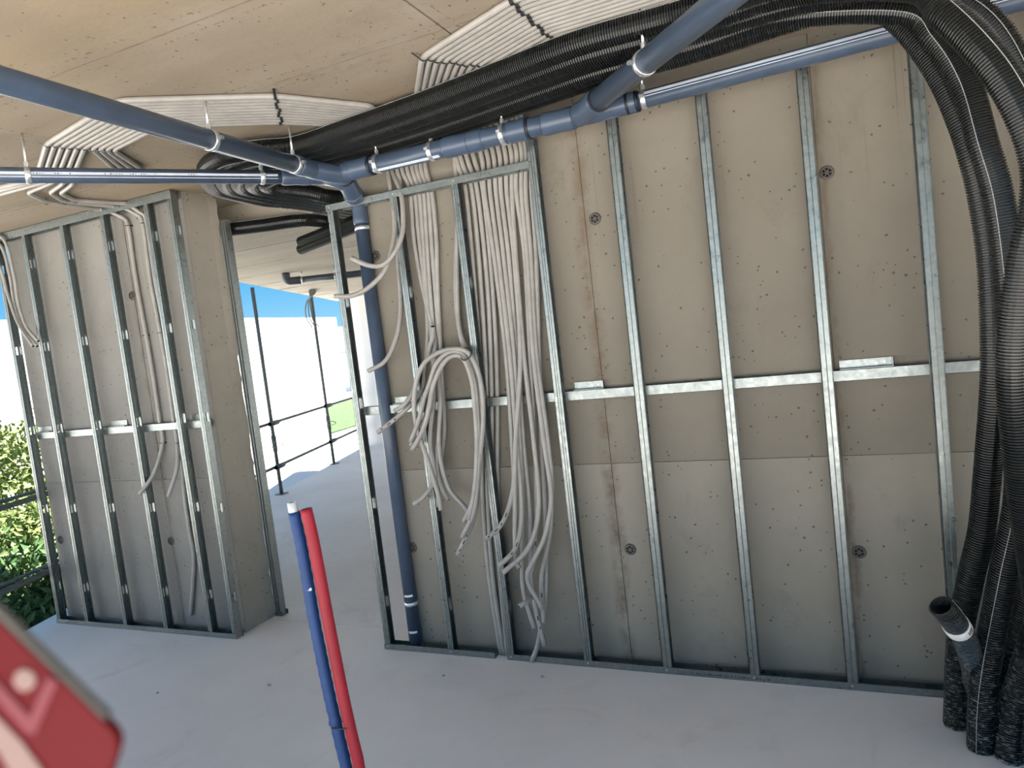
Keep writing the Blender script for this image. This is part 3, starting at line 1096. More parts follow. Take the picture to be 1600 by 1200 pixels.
# ------------------------------------------------------------------ grey conduits
RC = 0.0126
ZQ = ZC - 0.012 - RC


def conduit(pts, label, group, caps='hh', r=RC, step=0.03, seg=9, sharp=False, clips=()):
    P = bent(pts, 0.035) if sharp else spline(pts, step)
    o = MB().tube(P, r, seg, caps).build('conduit', [M['conduit'], M['hole']], None, label, None, 'conduit', group)
    for p, ax in clips:
        p, ax = np.array(p, float), unit(ax)
        MB().tube([p - ax * 0.003, p + ax * 0.003], r * 1.18, 9, 'cc').build('cable_tie', M['tie'], o)
        MB().obox(p + np.array([0, -1, 0]) * r * 1.25, ax * 0.003, np.cross(ax, (0, 1, 0)) * 0.004, (0, 0.004, 0)).build('tie_head', M['tie'], o)
    return o


def wallc(lst):
    return [ony(*q) for q in lst]


# ribbon A: ceiling over the hoses, then down the wall between the last two low studs
nA = 14
BA0, BA1 = onz(660, 89, ZQ), onz(800, 106, ZQ)
SA0, SA1 = onz(800, 0, ZQ), onz(870, 65, ZQ)
topx = [715, 722, 731, 741, 752, 761, 770, 779, 788, 797, 805, 813, 820, 827]
GA = 'conduits of the wide ceiling ribbon'
bendA, strapA = [], []
MARKS_A = []
PATH_A = {
    # what each conduit does below the top track: (px, py, distance from camera plane)
    0: [(728, 300, 3.262), (742, 450, 3.262), (752, 600, 3.262), (754, 770, 3.262), (764, 900, 3.258), (783, 1022, 3.235)],
    1: [(738, 300, 3.262), (752, 450, 3.262), (760, 600, 3.262), (762, 770, 3.262), (770, 900, 3.258), (788, 1022, 3.235)],
    2: [(746, 300, 3.262), (762, 450, 3.262), (768, 600, 3.262), (770, 770, 3.262), (781, 900, 3.258), (793, 1022, 3.235)],
    3: [(755, 300, 3.262), (770, 450, 3.262), (777, 600, 3.262), (778, 770, 3.262), (788, 900, 3.258), (798, 1022, 3.235)],
    4: [(757, 300, 3.262), (772, 400, 3.25), (790, 550, 3.22), (800, 690, 3.19), (802, 760, 3.15), (786, 815, 3.10), (760, 842, 3.06)],
    5: [(766, 300, 3.262), (779, 400, 3.25), (796, 550, 3.21), (808, 700, 3.18), (815, 800, 3.15), (806, 855, 3.10), (779, 885, 3.06)],
    6: [(775, 300, 3.262), (787, 400, 3.25), (803, 550, 3.22), (812, 690, 3.20), (817, 800, 3.19), (816, 900, 3.19), (822, 940, 3.19), (835, 981, 3.18)],
    7: [(783, 300, 3.262), (795, 400, 3.25), (808, 550, 3.24), (818, 690, 3.22), (828, 800, 3.20), (830, 900, 3.20), (838, 955, 3.19), (851, 1009, 3.18)],
    8: [(792, 300, 3.262), (803, 400, 3.25), (813, 550, 3.21), (806, 680, 3.17), (804, 780, 3.14), (806, 870, 3.13), (812, 888, 3.12)],
    9: [(800, 300, 3.262), (806, 400, 3.25), (818, 550, 3.22), (834, 690, 3.19), (842, 790, 3.16), (826, 855, 3.11), (786, 895, 3.06)],
    10: [(807, 300, 3.262), (820, 400, 3.26), (828, 550, 3.24), (836, 690, 3.23), (838, 800, 3.22), (836, 860, 3.21), (832, 892, 3.20)],
    11: [(815, 300, 3.262), (824, 400, 3.255), (833, 550, 3.22), (850, 690, 3.18), (861, 770, 3.16), (858, 840, 3.17), (846, 905, 3.19), (850, 972, 3.19)],
    12: [(822, 300, 3.262), (830, 400, 3.26), (838, 550, 3.23), (856, 690, 3.19), (862, 770, 3.17), (852, 835, 3.14), (834, 875, 3.12), (824, 905, 3.13), (848, 952, 3.14)],
    13: [(831, 300, 3.262), (838, 400, 3.262), (842, 550, 3.25), (846, 690, 3.23), (852, 800, 3.22), (853, 920, 3.21), (846, 975, 3.20), (840, 1008, 3.19), (831, 1034, 3.17)],
}
for i in range(nA):
    f = i / (nA - 1)
    Bp, Sp = along(BA0, BA1, f), along(SA0, SA1, f)
    bendA.append(Bp)
    strapA.append(Sp)
    tx = ony(topx[i], 262 - (topx[i] - 715) * 0.28, YR - 0.018)
    up = np.array([tx[0] - 0.02, YR - 0.018, ZQ - 0.06])
    far = Sp + (2.6, -0.05, 0)
    mid = np.array([-1.516 + 0.0 + f * 0.27, 2.79 + f * 0.16, ZQ]) if True else None
    corner = [far, Sp, Bp, mid, np.array([tx[0] - 0.01, YR - 0.10, ZQ])]
    a_ = bent(corner + [up], 0.05)
    down = wallc([(topx[i] + 2, 262 - (topx[i] - 715) * 0.28, YR - 0.018)] + PATH_A[i])
    P = np.vstack([a_[:-1], spline([up] + down, 0.03)])
    o = MB().tube(P, RC, 9, 'hh').build('conduit', [M['conduit'], M['hole']], None, None, None, 'conduit', GA)
    MARKS_A.append((o, P, i))
    end = 'going into the floor' if i < 4 else 'cut end hanging'
    tag(o, f'{ORD[i]} conduit from the doorway in the wide ceiling ribbon, {end}')


def wavy_strap(name, centres, r, label, width=0.012, mat_='tie'):
    """perforated strap that dips between the conduits it holds"""
    c = np.array(centres)
    ax = unit(c[-1] - c[0])
    sp_ = np.linalg.norm(c[1] - c[0])
    pts = []
    for k in range(len(c)):
        for u in (-0.5, -0.25, 0, 0.25):
            z = -r * 1.08 if u in (0,) else (-r * 0.95 if abs(u) == 0.25 else -r * 0.35)
            pts.append(c[k] + ax * sp_ * u + np.cross(ax, (0, 0, 1)) * 0.006 * math.sin(k * 1.9) + (0, 0, z))
    pts.append(c[-1] + ax * sp_ * 0.5 + (0, 0, -r * 0.2))
    pts = [c[0] - ax * sp_ * 1.4 + (0, 0, r * 0.9)] + pts + [c[-1] + ax * sp_ * 1.4 + (0, 0, r * 0.9)]
    pts = np.array(pts)
    side = np.cross(ax, (0, 0, 1)) * width / 2
    v = []
    for p in pts:
        v += [p - side, p + side, p + side + (0, 0, -0.0018), p - side + (0, 0, -0.0018)]
    f = []
    for k in range(len(pts) - 1):
        for j in range(4):
            f.append((4 * k + j, 4 * k + (j + 1) % 4, 4 * k + 4 + (j + 1) % 4, 4 * k + 4 + j))
    MB().add(v, f).build(name, M[mat_], None, label, None, 'strap', 'straps holding the ceiling conduits')


wavy_strap('conduit_strap', strapA, RC, 'dark strap across the wide conduit ribbon, farther from its bend', 0.014)
wavy_strap('conduit_strap', bendA, RC, 'thin dark strap at the bend of the wide conduit ribbon', 0.008)
p = onz(640, 76, ZC - 0.009)
q = onz(662, 84, ZC - 0.009)
MB().obox(along(p, q, 0.3), (q - p) * 0.8, unit(np.cross(q - p, (0, 0, 1))) * 0.008, (0, 0, 0.0012)).build('strap_tail', M['clamp'], None, 'loose metal strap tail nailed beside the wide ribbon bend', None, 'strap', 'straps holding the ceiling conduits')

# ribbon B: from the garden side across the ceiling to the wall by the doorway
def end_marks(o, P, r, n=3, start=0.05):
    """worn dark print on the camera side of a conduit close to its cut end"""
    Q = np.asarray(P)[::-1]
    d = np.concatenate([[0], np.cumsum(np.linalg.norm(np.diff(Q, axis=0), axis=1))])
    m = MB()
    for k in range(n):
        c, e_ = [np.array([np.interp(start + 0.045 * k + u, d, Q[:, q]) for q in range(3)]) for u in (0.0, 0.012 + 0.010 * (k % 2))]
        ax = unit(e_ - c)
        f_ = unit(CO - c)
        f_ = unit(f_ - np.dot(f_, ax) * ax)
        m.obox((c + e_) / 2 + f_ * r, (e_ - c) / 2, np.cross(ax, f_) * 0.003, f_ * 0.0012)
    m.build('worn_print', M['tie'], o, kind='stuff')


nB = 10
GB = 'conduits of the garden side ceiling ribbon'
for o, P, i in MARKS_A:
    if i in (4, 5, 7, 10, 11):
        end_marks(o, P, RC, 4 if i == 4 else 2, 0.012 if i == 4 else 0.09)
b0a, b0b = onz(73, 225, ZQ), onz(176, 234, ZQ)
b1a, b1b = onz(184, 157, ZQ), onz(250, 196, ZQ)
b2a, b2b = onz(430, 150, ZQ), onz(440, 190, ZQ)
b3a, b3b = onz(585, 166, ZQ), onz(560, 196, ZQ)
topB = [606, 613, 621, 629, 637, 645, 652, 659, 666, 673]
PATH_B = {
    0: [(612, 305, 3.22), (617, 355, 3.18), (611, 395, 3.13), (600, 425, 3.09), (575, 450, 3.06), (550, 462, 3.04), (523, 463, 3.02)],
    1: [(626, 300, 3.20), (630, 340, 3.16), (628, 368, 3.13), (616, 396, 3.10), (600, 413, 3.09), (583, 416, 3.08), (566, 411, 3.07), (549, 403, 3.06)],
    2: [(626, 300, 3.255), (622, 405, 3.255), (625, 450, 3.25), (626, 487, 3.24), (620, 525, 3.21), (603, 563, 3.17), (575, 580, 3.14)],
    3: [(641, 300, 3.262), (647, 375, 3.262), (660, 450, 3.26), (674, 505, 3.25), (680, 540, 3.24), (676, 600, 3.18), (665, 650, 3.15), (642, 697, 3.12)],
    4: [(648, 300, 3.262), (655, 375, 3.262), (664, 450, 3.262), (668, 520, 3.262), (664, 570, 3.25), (658, 610, 3.20), (632, 642, 3.14), (590, 676, 3.10)],
    5: [(655, 300, 3.262), (661, 375, 3.262), (666, 450, 3.262), (676, 545, 3.25), (678, 620, 3.21), (672, 690, 3.18), (680, 745, 3.17), (664, 774, 3.14), (646, 788, 3.12)],
    6: [(662, 300, 3.262), (667, 375, 3.262), (672, 450, 3.262), (680, 545, 3.25), (688, 620, 3.20), (686, 700, 3.18), (700, 760, 3.17), (722, 787, 3.17), (738, 806, 3.16)],
    7: [(669, 300, 3.262), (675, 387, 3.262), (681, 462, 3.262), (687, 545, 3.26), (692, 620, 3.24), (694, 670, 3.24), (690, 712, 3.24), (682, 738, 3.24)],
    8: [(675, 300, 3.262), (682, 375, 3.262), (683, 425, 3.262), (686, 500, 3.26), (689, 560, 3.25), (690, 620, 3.22), (683, 720, 3.19), (690, 760, 3.18), (701, 781, 3.17)],
    9: [(716, 300, 3.25), (714, 400, 3.25), (715, 480, 3.24), (719, 520, 3.22), (730, 550, 3.20), (744, 590, 3.19), (754, 650, 3.18), (750, 720, 3.17), (744, 790, 3.16), (737, 820, 3.15), (715, 867, 3.14)],
}
topB[9] = 712
bA, bB, b2, b3 = [], [], [], []
TAIL = {
    0: [(62, 262), (48, 283), (-40, 300)], 1: [(73, 262), (58, 283), (-40, 306)], 2: [(84, 262), (76, 283), (-40, 313)],
    3: [(95, 262), (82, 285), (43, 301), (72, 315), (156, 328)], 4: [(107, 262), (98, 287), (78, 301), (101, 315), (182, 323)], 5: [(119, 262), (113, 288), (94, 302), (117, 313), (190, 318)],
    6: [(177, 262), (168, 272), (60, 277)], 7: [(190, 262), (180, 273), (70, 279)], 8: [(204, 262), (194, 275), (85, 281)], 9: [(219, 262), (206, 276), (100, 283)],
}
for i in range(nB):
    f = i / (nB - 1)
    p0, p1, p2, p3 = along(b0a, b0b, f), along(b1a, b1b, f), along(b2a, b2b, f), along(b3a, b3b, f)
    bA.append(p0)
    b2.append(p2)
    tail = [onz(x, y, ZQ) for x, y in TAIL[i]]
    if 3 <= i <= 5:
        wx, wtop, wend = {3: ([(200, 352), (213, 440), (235, 560), (250, 660), (254, 692)], None, [(240, 740), (218, 772)]),
                          4: ([(223, 348), (236, 440), (258, 560), (272, 660), (277, 692)], None, [(277, 730), (263, 776)]),
                          5: ([(229, 346), (243, 440), (266, 560), (281, 660), (287, 760), (296, 830), (303, 875), (298, 961)], None, [])}[i]
        wl_ = [ony(x, y, YL - 0.018) for x, y in wx] + [ony(x, y, YL - 0.06 - 0.05 * q_) for q_, (x, y) in enumerate(wend)]
        tail_pts = tail + [along(tail[-1], wl_[0], 0.55) + (0, 0, 0.02)] + wl_
        tp = bent(tail + [tail[-1] + (wl_[0] - tail[-1]) * (0.4, 0.4, 0)], 0.04)[:-1]
        low = spline([tail[-1] * 0.5 + 0.5 * (tail[-1] + (wl_[0] - tail[-1]) * (0.4, 0.4, 0)), along(tail[-1], wl_[0], 0.75) + (0, 0, 0.03)] + wl_, 0.03)
        start = np.vstack([tp, low])[::-1]
    else:
        start = bent(tail, 0.04)[::-1]
    tx = ony(topB[i], 268 if i < 9 else 266, YR - 0.018)
    end_c = np.array([tx[0] - 0.01, YR - 0.10, ZQ])
    up = np.array([tx[0], YR - 0.018, ZQ - 0.06])
    a_ = bent([start[-1], p0, p1, p2, p3, end_c, up], 0.05)
    down = spline([up, tx] + wallc(PATH_B[i]), 0.03)
    P = np.vstack([start[:-1], a_[:-1], down])
    o = MB().tube(P, RC, 9, 'hh').build('conduit', [M['conduit'], M['hole']], None, None, None, 'conduit', GB)
    if i in (4, 9):
        end_marks(o, P, RC, 3, 0.03)
    where = {3: 'alone on the short wall', 4: 'cut midway down the short wall', 5: 'reaching low on the short wall'}.get(i, 'turning over the thin pipe')
    tag(o, f'{ORD[i]} conduit of the garden side ribbon, {where}')
wavy_strap('conduit_strap', b2, RC, 'dark wavy strap across the narrow ribbon nearest the black hoses', 0.011)
wavy_strap('conduit_strap', bA, RC, 'thin strap at the garden side bend of the narrow ribbon', 0.008)
p, q = onz(205, 226, ZC - 0.009), onz(340, 238, ZC - 0.009)
m = MB().obox(along(p, q, 0.5), (q - p) / 2, unit(np.cross(q - p, (0, 0, 1))) * 0.009, (0, 0, 0.0012), 0)
for k in range(18):
    c = along(p, q, (k + 0.5) / 18)
    m.tube([c - (0, 0, 0.0020), c - (0, 0, 0.0008)], 0.0035, 8, 'cc', 1)
m.build('perforated_strap', [M['clamp'], M['hole']], None, 'flat perforated steel strap lying along the ceiling by the pipes', None, 'strap')

# loose loops held by a tie between two studs
GL = 'looped conduits tied between the low studs'
loops = [
    ('outermost loop of the tied conduits, its tail hanging lowest', [(689, 797, 3.12), (684, 770, 3.12), (667, 715, 3.12), (653, 675, 3.12), (647, 635, 3.12), (651, 595, 3.12), (665, 565, 3.12), (695, 547, 3.13), (725, 547, 3.14), (738, 560, 3.14), (750, 592, 3.14), (755, 650, 3.14), (750, 715, 3.14), (744, 770, 3.13), (725, 815, 3.12)]),
    ('middle loop of the tied conduits', [(642, 690, 3.11), (655, 655, 3.11), (663, 622, 3.11), (671, 600, 3.12), (682, 568, 3.12), (702, 550, 3.13), (722, 552, 3.14), (735, 577, 3.14), (743, 610, 3.14), (748, 680, 3.14), (747, 740, 3.13), (740, 800, 3.12), (722, 840, 3.11)]),
    ('inner loop of the tied conduits with the shortest tail', [(644, 703, 3.10), (662, 670, 3.10), (671, 635, 3.10), (676, 605, 3.11), (690, 572, 3.12), (707, 556, 3.13), (724, 560, 3.13), (736, 590, 3.13), (741, 625, 3.13), (745, 690, 3.13), (742, 760, 3.12), (732, 812, 3.11)]),
]
for lab, pts in loops:
    conduit(wallc(pts), lab, GL)
conduit(wallc([(717, 300, 3.262), (712, 420, 3.262), (714, 490, 3.262), (722, 535, 3.25), (731, 552, 3.22)]), 'single conduit falling straight to the tied loops', GL)
conduit(wallc([(668, 560, 3.24), (672, 540, 3.22), (677, 524, 3.19), (676, 510, 3.17)]), 'cut conduit end pointing out of the bundle', GL)
conduit(wallc([(617, 642, 3.14), (632, 632, 3.13), (646, 612, 3.15), (652, 590, 3.18)]), 'short cut conduit end over the cross channel', GL)
conduit(wallc([(811, 948, 3.06), (822, 941, 3.09), (832, 932, 3.15)]), 'short conduit stub poking out of the hanging ends', GL)
tp = ony(728, 553, 3.13)
MB().tube(resample(np.array([tp + np.array([0.03 * math.cos(a), 0.02 * math.sin(a) - 0.0, 0.03 * math.sin(a)]) for a in np.linspace(0, 2 * PI, 25)]), 0.005), 0.003, 6, 'cc').build('cable_tie', M['tie'], None, 'black cable tie at the top of the looped conduits', None, 'cable tie')
# thin conduits at the garden end of the left wall
for k, (pts, lab) in enumerate((
        ([(-20, 372, 3.12), (2, 385, 3.13), (15, 430, 3.13), (22, 475, 3.13), (35, 512, 3.12), (58, 541, 3.10)], 'outer bent conduit hanging at the garden end of the short wall'),
        ([(-14, 362, 3.12), (8, 378, 3.13), (22, 430, 3.13), (28, 470, 3.13), (40, 508, 3.12), (60, 533, 3.10)], 'inner bent conduit hanging at the garden end of the short wall'),
        ([(-20, 392, 3.10), (0, 418, 3.11), (12, 460, 3.11), (28, 505, 3.11), (52, 541, 3.09)], 'lowest bent conduit hanging at the garden end of the short wall'))):
    conduit(wallc(pts), lab, 'bent conduits at the wall end', r=0.010)
# little ties nailed over the ceiling and wall conduits
GT = 'black ties fixing single conduits'
for px, py, on, lab in ((72, 315, 'c', 'first black tie under the thin printed pipe'), (101, 315, 'c', 'second black tie under the thin printed pipe'), (117, 313, 'c', 'third black tie under the thin printed pipe'),
                        (158, 328, 'c', 'black tie where the lone conduit leaves the ceiling'), (188, 320, 'c', 'black tie where the paired conduits leave the ceiling'),
                        (226, 524, 'w', 'black tie midway up the lone wall conduit'), (250, 520, 'w', 'black tie midway up the wall conduit beside a stud'),
                        (200, 353, 'w', 'black tie at the top of the lone wall conduit'), (224, 349, 'w', 'black tie at the top of the paired wall conduits'),
                        (253, 692, 'w', 'black tie below the cross channel on the lone conduit'), (278, 692, 'w', 'black tie below the cross channel beside a stud')):
    if on == 'c':
        c = onz(px, py, ZQ)
        MB().tube(np.array([c + np.array([0.004 * 0, RC * 1.25 * math.cos(a), RC * 1.25 * math.sin(a)]) for a in np.linspace(0, 2 * PI, 15)]), 0.0022, 6, 'cc').obox(c + (0, 0, RC + 0.005), (0.005, 0, 0), (0, 0.005, 0), (0, 0, 0.005)).build('cable_tie', M['tie'], None, lab, None, 'cable tie', GT)
    else:
        c = ony(px, py, YL - 0.018)
        MB().tube(np.array([c + np.array([RC * 1.25 * math.cos(a), RC * 1.25 * math.sin(a), 0]) for a in np.linspace(0, 2 * PI, 15)]), 0.0022, 6, 'cc').obox(c + (RC * 1.4, RC, 0), (0.005, 0, 0), (0, 0.006, 0), (0, 0, 0.005)).build('cable_tie', M['tie'], None, lab, None, 'cable tie', GT)

# ------------------------------------------------------------------ blue and red supply pipes
YS = 1.42
bl = wallc([(459, 800, YS), (470, 850, YS), (480, 905, YS), (490, 965, YS), (502, 1025, YS), (514, 1083, YS), (526, 1135, YS), (538, 1185, YS), (548, 1225, YS)])
rd = wallc([(478, 795, YS), (488, 838, YS), (499, 895, YS), (511, 960, YS), (523, 1022, YS), (535, 1082, YS), (547, 1137, YS), (558, 1182, YS), (568, 1225, YS)])


def to_floor(pts, dx):
    l_ = pts[-1]
    return list(pts) + [np.array([l_[0] + 0.05 + dx, l_[1] + 0.01, l_[2] * 0.55]), np.array([l_[0] + 0.06 + dx, l_[1] + 0.01, 0.0])]


blp, rdp = spline(to_floor(bl, 0.0), 0.01), spline(to_floor(rd, 0.0), 0.01)
RB = 0.0155
nB_ = len(blp)
rb = RB + 0.0007 * np.sin(np.arange(nB_) * 1.9)
o = MB().tube(blp, rb, 20, 'hc').build('water_pipe', [M['blue'], M['hole']], None, 'blue plastic pipe rising from the floor with a clear cut end', None, 'pipe', 'blue and red pipes')
top_ax = unit(blp[0] - blp[3])
MB().tube([blp[0] - top_ax * 0.02, blp[0] + top_ax * 0.026], 0.0125, 20, 'ch').build('inner_pipe', [M['clear'], M['hole']], o, label='pale inner pipe end')
c = blp[int(nB_ * 0.16)]
MB().obox(c + unit(CO - c) * (RB - 0.0005), CR * 0.007, unit(np.cross(CR, unit(CO - c))) * 0.0035, unit(CO - c) * 0.0012).build('scuff_mark', M['label'], o)
MB().tube(rdp, RB * 1.0, 20, 'hc').build('water_pipe', [M['red'], M['hole']], None, 'red plastic pipe rising beside the blue one', None, 'pipe', 'blue and red pipes')
c = (ony(525, 1133, YS) + ony(546, 1133, YS)) / 2
cax = unit(bl[6] - bl[5])
hs = unit(ony(546, 1133, YS) - ony(525, 1133, YS))
hf = np.cross(hs, cax)
pts = []
for a in np.linspace(0, 2 * PI, 41):
    ca, sa = math.cos(a), math.sin(a)
    pts.append(c + hs * (np.sign(ca) * 0.0155 * min(1, abs(ca) * 3) + ca * 0.0175) + hf * sa * 0.018)
MB().tube(np.array(pts), 0.0020, 6, 'cc').obox(c - hs * 0.037 + cax * -0.006, hs * 0.004, hf * 0.005, cax * 0.006).build('cable_tie', M['tie'], None, 'black cable tie joining the blue and red pipes', None, 'cable tie')

# ------------------------------------------------------------------ red packet close to the lens
DZ = 0.27


def near(px, py, d=DZ):
    r = ray(px, py)
    return CO + r * d


poly = [(-260, 725), (0, 974), (100, 1070), (160, 1128), (176, 1144), (182, 1158), (182, 1172), (176, 1192), (150, 1270), (110, 1330), (60, 1340), (-260, 1010)]
front = [near(x, y) for x, y in poly]
pk = empty('red_packet', near(40, 1200), 'blurred red packet with pale chevron close to the lens', 'packet')
MB().prism(front, CF * 0.005).build('packet_body', M['card_red'], pk)
rim = [near(x, y) for x, y in ((-260, 711), (0, 961), (100, 1060), (164, 1122), (160, 1128), (100, 1070), (0, 974), (-260, 725))]
MB().prism([p + CF * 0.001 for p in rim], CF * 0.004).build('packet_rim', M['card_rim'], pk)


def mark(pts, mname, name):
    MB().prism([near(x, y) - CF * 0.0008 for x, y in pts], CF * 0.0010).build(name, M[mname], pk)


mark([(0, 1066), (48, 1118), (76, 1058), (92, 1064), (57, 1145), (44, 1145), (0, 1096), (-30, 1070), (-30, 1040)], 'card_pale', 'chevron_mark')
mark([(40 + 17 * math.cos(a), 1062 + 17 * math.sin(a)) for a in np.linspace(0, 2 * PI, 20, endpoint=False)], 'card_cream', 'dot_mark')
mark([(-40, 1085), (0, 1122), (35, 1158), (66, 1200), (80, 1230), (30, 1230), (0, 1172), (-40, 1140)], 'card_cream', 'cream_mark')

# ------------------------------------------------------------------ scaffold guard rail on the slab edge
gr_ = empty('guard_rail', onz(440, 772, 0), 'thin dark steel props with two rails along the terrace edge', 'railing')
EP = S0 - SN * 0.0
for px, py, ptop in ((440, 772, 2.62), (522, 725, 2.62)):
    b0 = onz(px, py, 0)
    MB().tube([b0, (b0[0], b0[1], ptop)], 0.024, 12, 'cc').build('prop', M['rail'], gr_)
    MB().box(b0[0] - 0.06, b0[0] + 0.06, b0[1] - 0.06, b0[1] + 0.06, 0.0, 0.010).build('foot_plate', M['rail'], gr_)
    MB().tube([(b0[0], b0[1], 0.55), (b0[0], b0[1], 0.75)], 0.031, 12, 'cc').build('prop_collar', M['rail'], gr_)
    pts = [np.array([b0[0] + 0.0 + 0.16 * math.cos(a), b0[1] - 0.03, 0.64 + 0.035 * math.sin(a)]) for a in np.linspace(0, 2 * PI, 21)]
    MB().tube(np.array(pts), 0.006, 6, 'cc').build('pin_ring', M['rail'], gr_)
    for zr in (0.90, 0.35):
        MB().tube([b0 + SDIR * -0.09 + (0.03, -0.0, zr + 0.01), b0 + SDIR * 0.12 + (0.03, 0, zr + 0.01)], 0.033, 10, 'hh').build('coupler', [M['rail'], M['hole']], gr_)
for zr in (0.905, 0.35):
    p0 = np.array([edge_x(-1.0), -1.0, zr]) + SN * 0.05
    p1 = np.array([edge_x(10.1), 10.1, zr]) + SN * 0.05
    MB().tube([p0, p1], 0.020, 10, 'cc').build('rail_bar', M['rail'], gr_)
    MB().tube([p0 + (0, 0, 0.045), along(p0, p1, 0.45) + (0, 0, 0.045)], 0.014, 8, 'cc').build('rail_bar', M['rail'], gr_)
for zz_ in (2.2, 0.3, -2.0):
    MB().tube([(edge_x(zz_), zz_, 0) + SN * 0.05, (edge_x(zz_), zz_, 1.05) + SN * 0.05], 0.022, 10, 'cc').build('post', M['rail'], gr_)
# cables coiled from the terrace ceiling
cc = empty('cable_coil', onz(487, 461, ZT - 0.01), 'thin dark cables looped from the terrace ceiling beside a prop', 'cable')
for dx in (0, 5, 9):
    Yc = 8.5
    pts = wallc([(490 - dx * 0.2, 460, Yc), (480 + dx * 0.4, 470, Yc), (477 + dx, 485, Yc), (480 + dx, 500, Yc), (487 + dx * 1.2, 510, Yc), (486 + dx * 1.4, 513, Yc)])
    MB().tube(spline(pts, 0.04), 0.009, 6, 'cc').build('cable', M['rail'], cc)
MB().tube([onz(488, 456, ZT - 0.006), onz(488, 456, ZT - 0.05)], 0.05, 12, 'cc').build('ceiling_rose', M['rail'], cc)

# ------------------------------------------------------------------ neighbour's block beyond the garden wall
yN = 30.0
nA_, nB2 = ony(498, 515, yN), ony(640, 505, yN)
nb = empty('white_block', (nA_[0], yN, -0.36), 'plain white building block in shade beyond the garden wall', 'building')
ztop = nA_[2]
MB().box(nA_[0], nA_[0] + 9, yN, yN + 5, -0.36, ztop).build('block_wall', M['white_wall'], nb)
for k in range(9):
    c = ony(502 + 5.5 * k, 553, yN)
    MB().tube([(c[0], yN - 0.10, c[2] - 0.10), (c[0], yN - 0.10, c[2] - 0.05), (c[0], yN - 0.10, c[2] + 0.05), (c[0], yN - 0.10, c[2] + 0.10)], [0.05, 0.08, 0.08, 0.05], 8, 'cc').build('baluster', M['white_wall'], nb)


# ------------------------------------------------------------------ garden shrubs
def shrub(name, c, rad, n, mname, label, size=0.06, twigs=6):
    c, rad = np.array(c, float), np.array(rad, float)
    t = empty(name, (c[0], c[1], -0.31), label, 'shrub', 'shrubs below the terrace edge')
    d = rng.normal(size=(n, 3))
    d /= np.linalg.norm(d, axis=1)[:, None]
    lump = 1 + 0.22 * np.sin(d[:, 0] * 7 + c[0]) * np.sin(d[:, 1] * 6 + 1) + 0.15 * np.sin(d[:, 2] * 9)
    rr = (0.55 + 0.45 * rng.random(n) ** 0.5) * lump
    P = c + d * rad * rr[:, None]
    P = P[P[:, 2] > -0.30]
    n = len(P)
    a = rng.normal(size=(n, 3))
    a /= np.linalg.norm(a, axis=1)[:, None]
    b_ = np.cross(a, rng.normal(size=(n, 3)))
    b_ /= np.linalg.norm(b_, axis=1)[:, None]
    s = size * (0.6 + 0.8 * rng.random(n))[:, None]
    nn = np.cross(a, b_)
    V = np.stack([P - a * s, P + b_ * s * 0.42 + nn * s * 0.12, P + a * s, P - b_ * s * 0.42 + nn * s * 0.12], 1).reshape(-1, 3)
    Fq = np.arange(n * 4).reshape(-1, 4)
    org = np.array([c[0], c[1], V[:, 2].min()])
    me = bpy.data.meshes.new('foliage')
    me.from_pydata((V - org).tolist(), [], Fq.tolist())
    me.materials.append(M[mname])
    link('foliage', me, org, t, kind='stuff')
    for k in range(twigs):
        an = rng.random() * 2 * PI
        tip = c + np.array([math.cos(an) * rad[0] * 0.7, math.sin(an) * rad[1] * 0.7, rad[2] * (0.2 + 0.5 * rng.random())])
        base = np.array([c[0] + 0.1 * math.cos(an), c[1] + 0.1 * math.sin(an), -0.31])
        MB().tube(spline([base, along(base, tip, 0.5) + (0, 0, 0.1), tip], 0.08), [0.014] * len(spline([base, along(base, tip, 0.5) + (0, 0, 0.1), tip], 0.08)), 6, 'cc').build('stem', M['twig'], t)


def at_edge(px, py, off):
    """a point on the upright plane off metres outside the slab edge"""
    return onp(px, py, S0 - SN * off, SN)


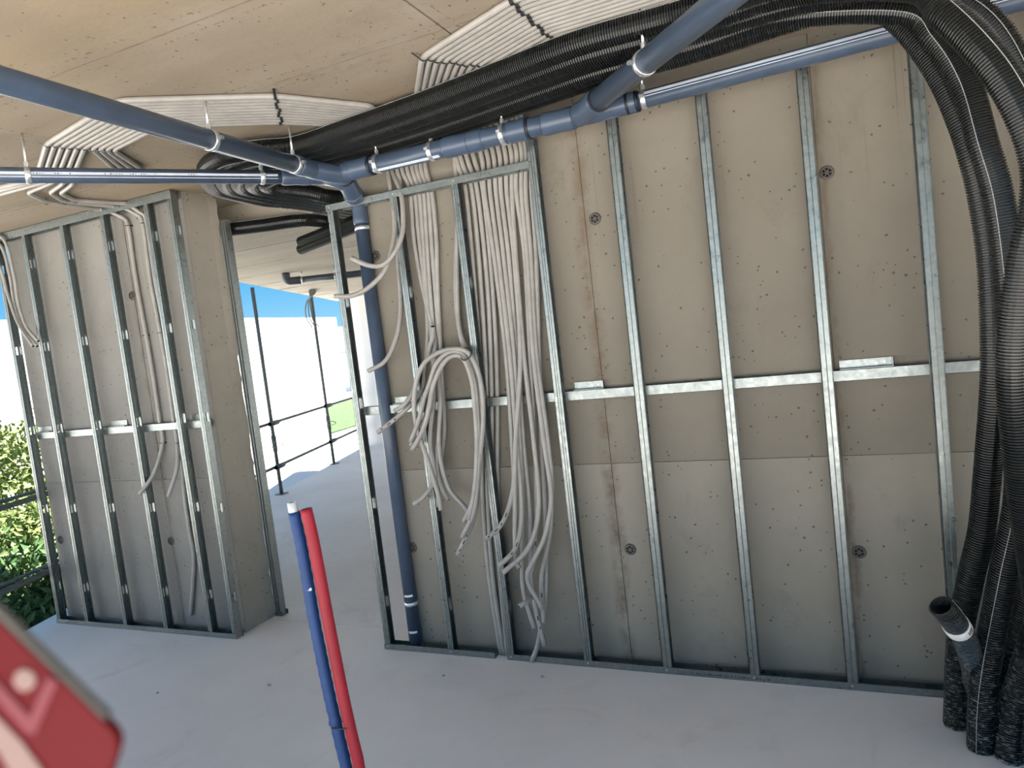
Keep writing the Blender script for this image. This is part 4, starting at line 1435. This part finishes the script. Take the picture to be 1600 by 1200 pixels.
g = onp(15, 735, (-7.6, 4.2, 0), SN)
shrub('garden_shrub', (g[0], g[1], 0.35), (1.15, 1.0, 0.95), 15000, 'leaf', 'tall sunlit shrub beyond the rail, in front of the white wall', 0.045)
g = onp(20, 840, (-6.6, 3.6, 0), SN)
shrub('garden_shrub', (g[0], g[1], 0.05), (0.75, 0.8, 0.55), 8000, 'leaf', 'middle sunlit shrub just outside the rail', 0.04)
g = onp(30, 925, (-5.9, 3.0, 0), SN)
shrub('garden_shrub', (g[0], g[1], -0.05), (0.55, 0.75, 0.42), 6000, 'leaf_dark', 'low dark shrub against the terrace slab', 0.045, 8)
g = onp(-60, 900, (-6.3, 2.4, 0), SN)
shrub('garden_shrub', (g[0], g[1], -0.02), (0.7, 0.8, 0.5), 6000, 'leaf_dark', 'dark shrub at the picture edge below the lower rail', 0.045, 8)

# ------------------------------------------------------------------ odds and ends
p = onz(612, 165, ZC - 0.018)
MB().obox(p + (0, 0, -0.012), (0.035, -0.012, 0), (0.008, 0.024, 0), (0, 0, 0.018)).obox(p + (0.01, 0.02, -0.006), (0.022, 0.004, 0), (-0.003, 0.012, 0), (0, 0, 0.012)).build('wood_offcut', M['wood'], None, 'small wooden offcut stuck to the ceiling beside the hoses', None, 'wood')
for k, (px, py, sz, lab) in enumerate(((421, 1071, 0.012, 'dark crumb of mortar on the floor beside the blue pipe'), (848, 1058, 0.011, 'dark crumb on the floor below the hanging conduits'), (693, 1056, 0.010, 'pale crumb on the floor before the short bottom track'), (246, 1083, 0.009, 'small crumb on the bare floor before the short wall'))):
    c = onz(px, py, 0)
    m = MB()
    a = np.arange(7) * 2 * PI / 7
    r0 = sz * (0.8 + 0.5 * rng.random(7))
    r1 = r0 * 0.55
    v = [c + (r0[i] * math.cos(a[i]), r0[i] * 0.7 * math.sin(a[i]), 0) for i in range(7)] + [c + (r1[i] * math.cos(a[i]), r1[i] * 0.7 * math.sin(a[i]), sz * 0.7) for i in range(7)]
    f = [(i, (i + 1) % 7, 7 + (i + 1) % 7, 7 + i) for i in range(7)] + [tuple(range(7, 14)), tuple(range(6, -1, -1))]
    m.add(v, f).build('mortar_crumb', M['stone'], None, lab, None, 'debris', 'crumbs on the floor')
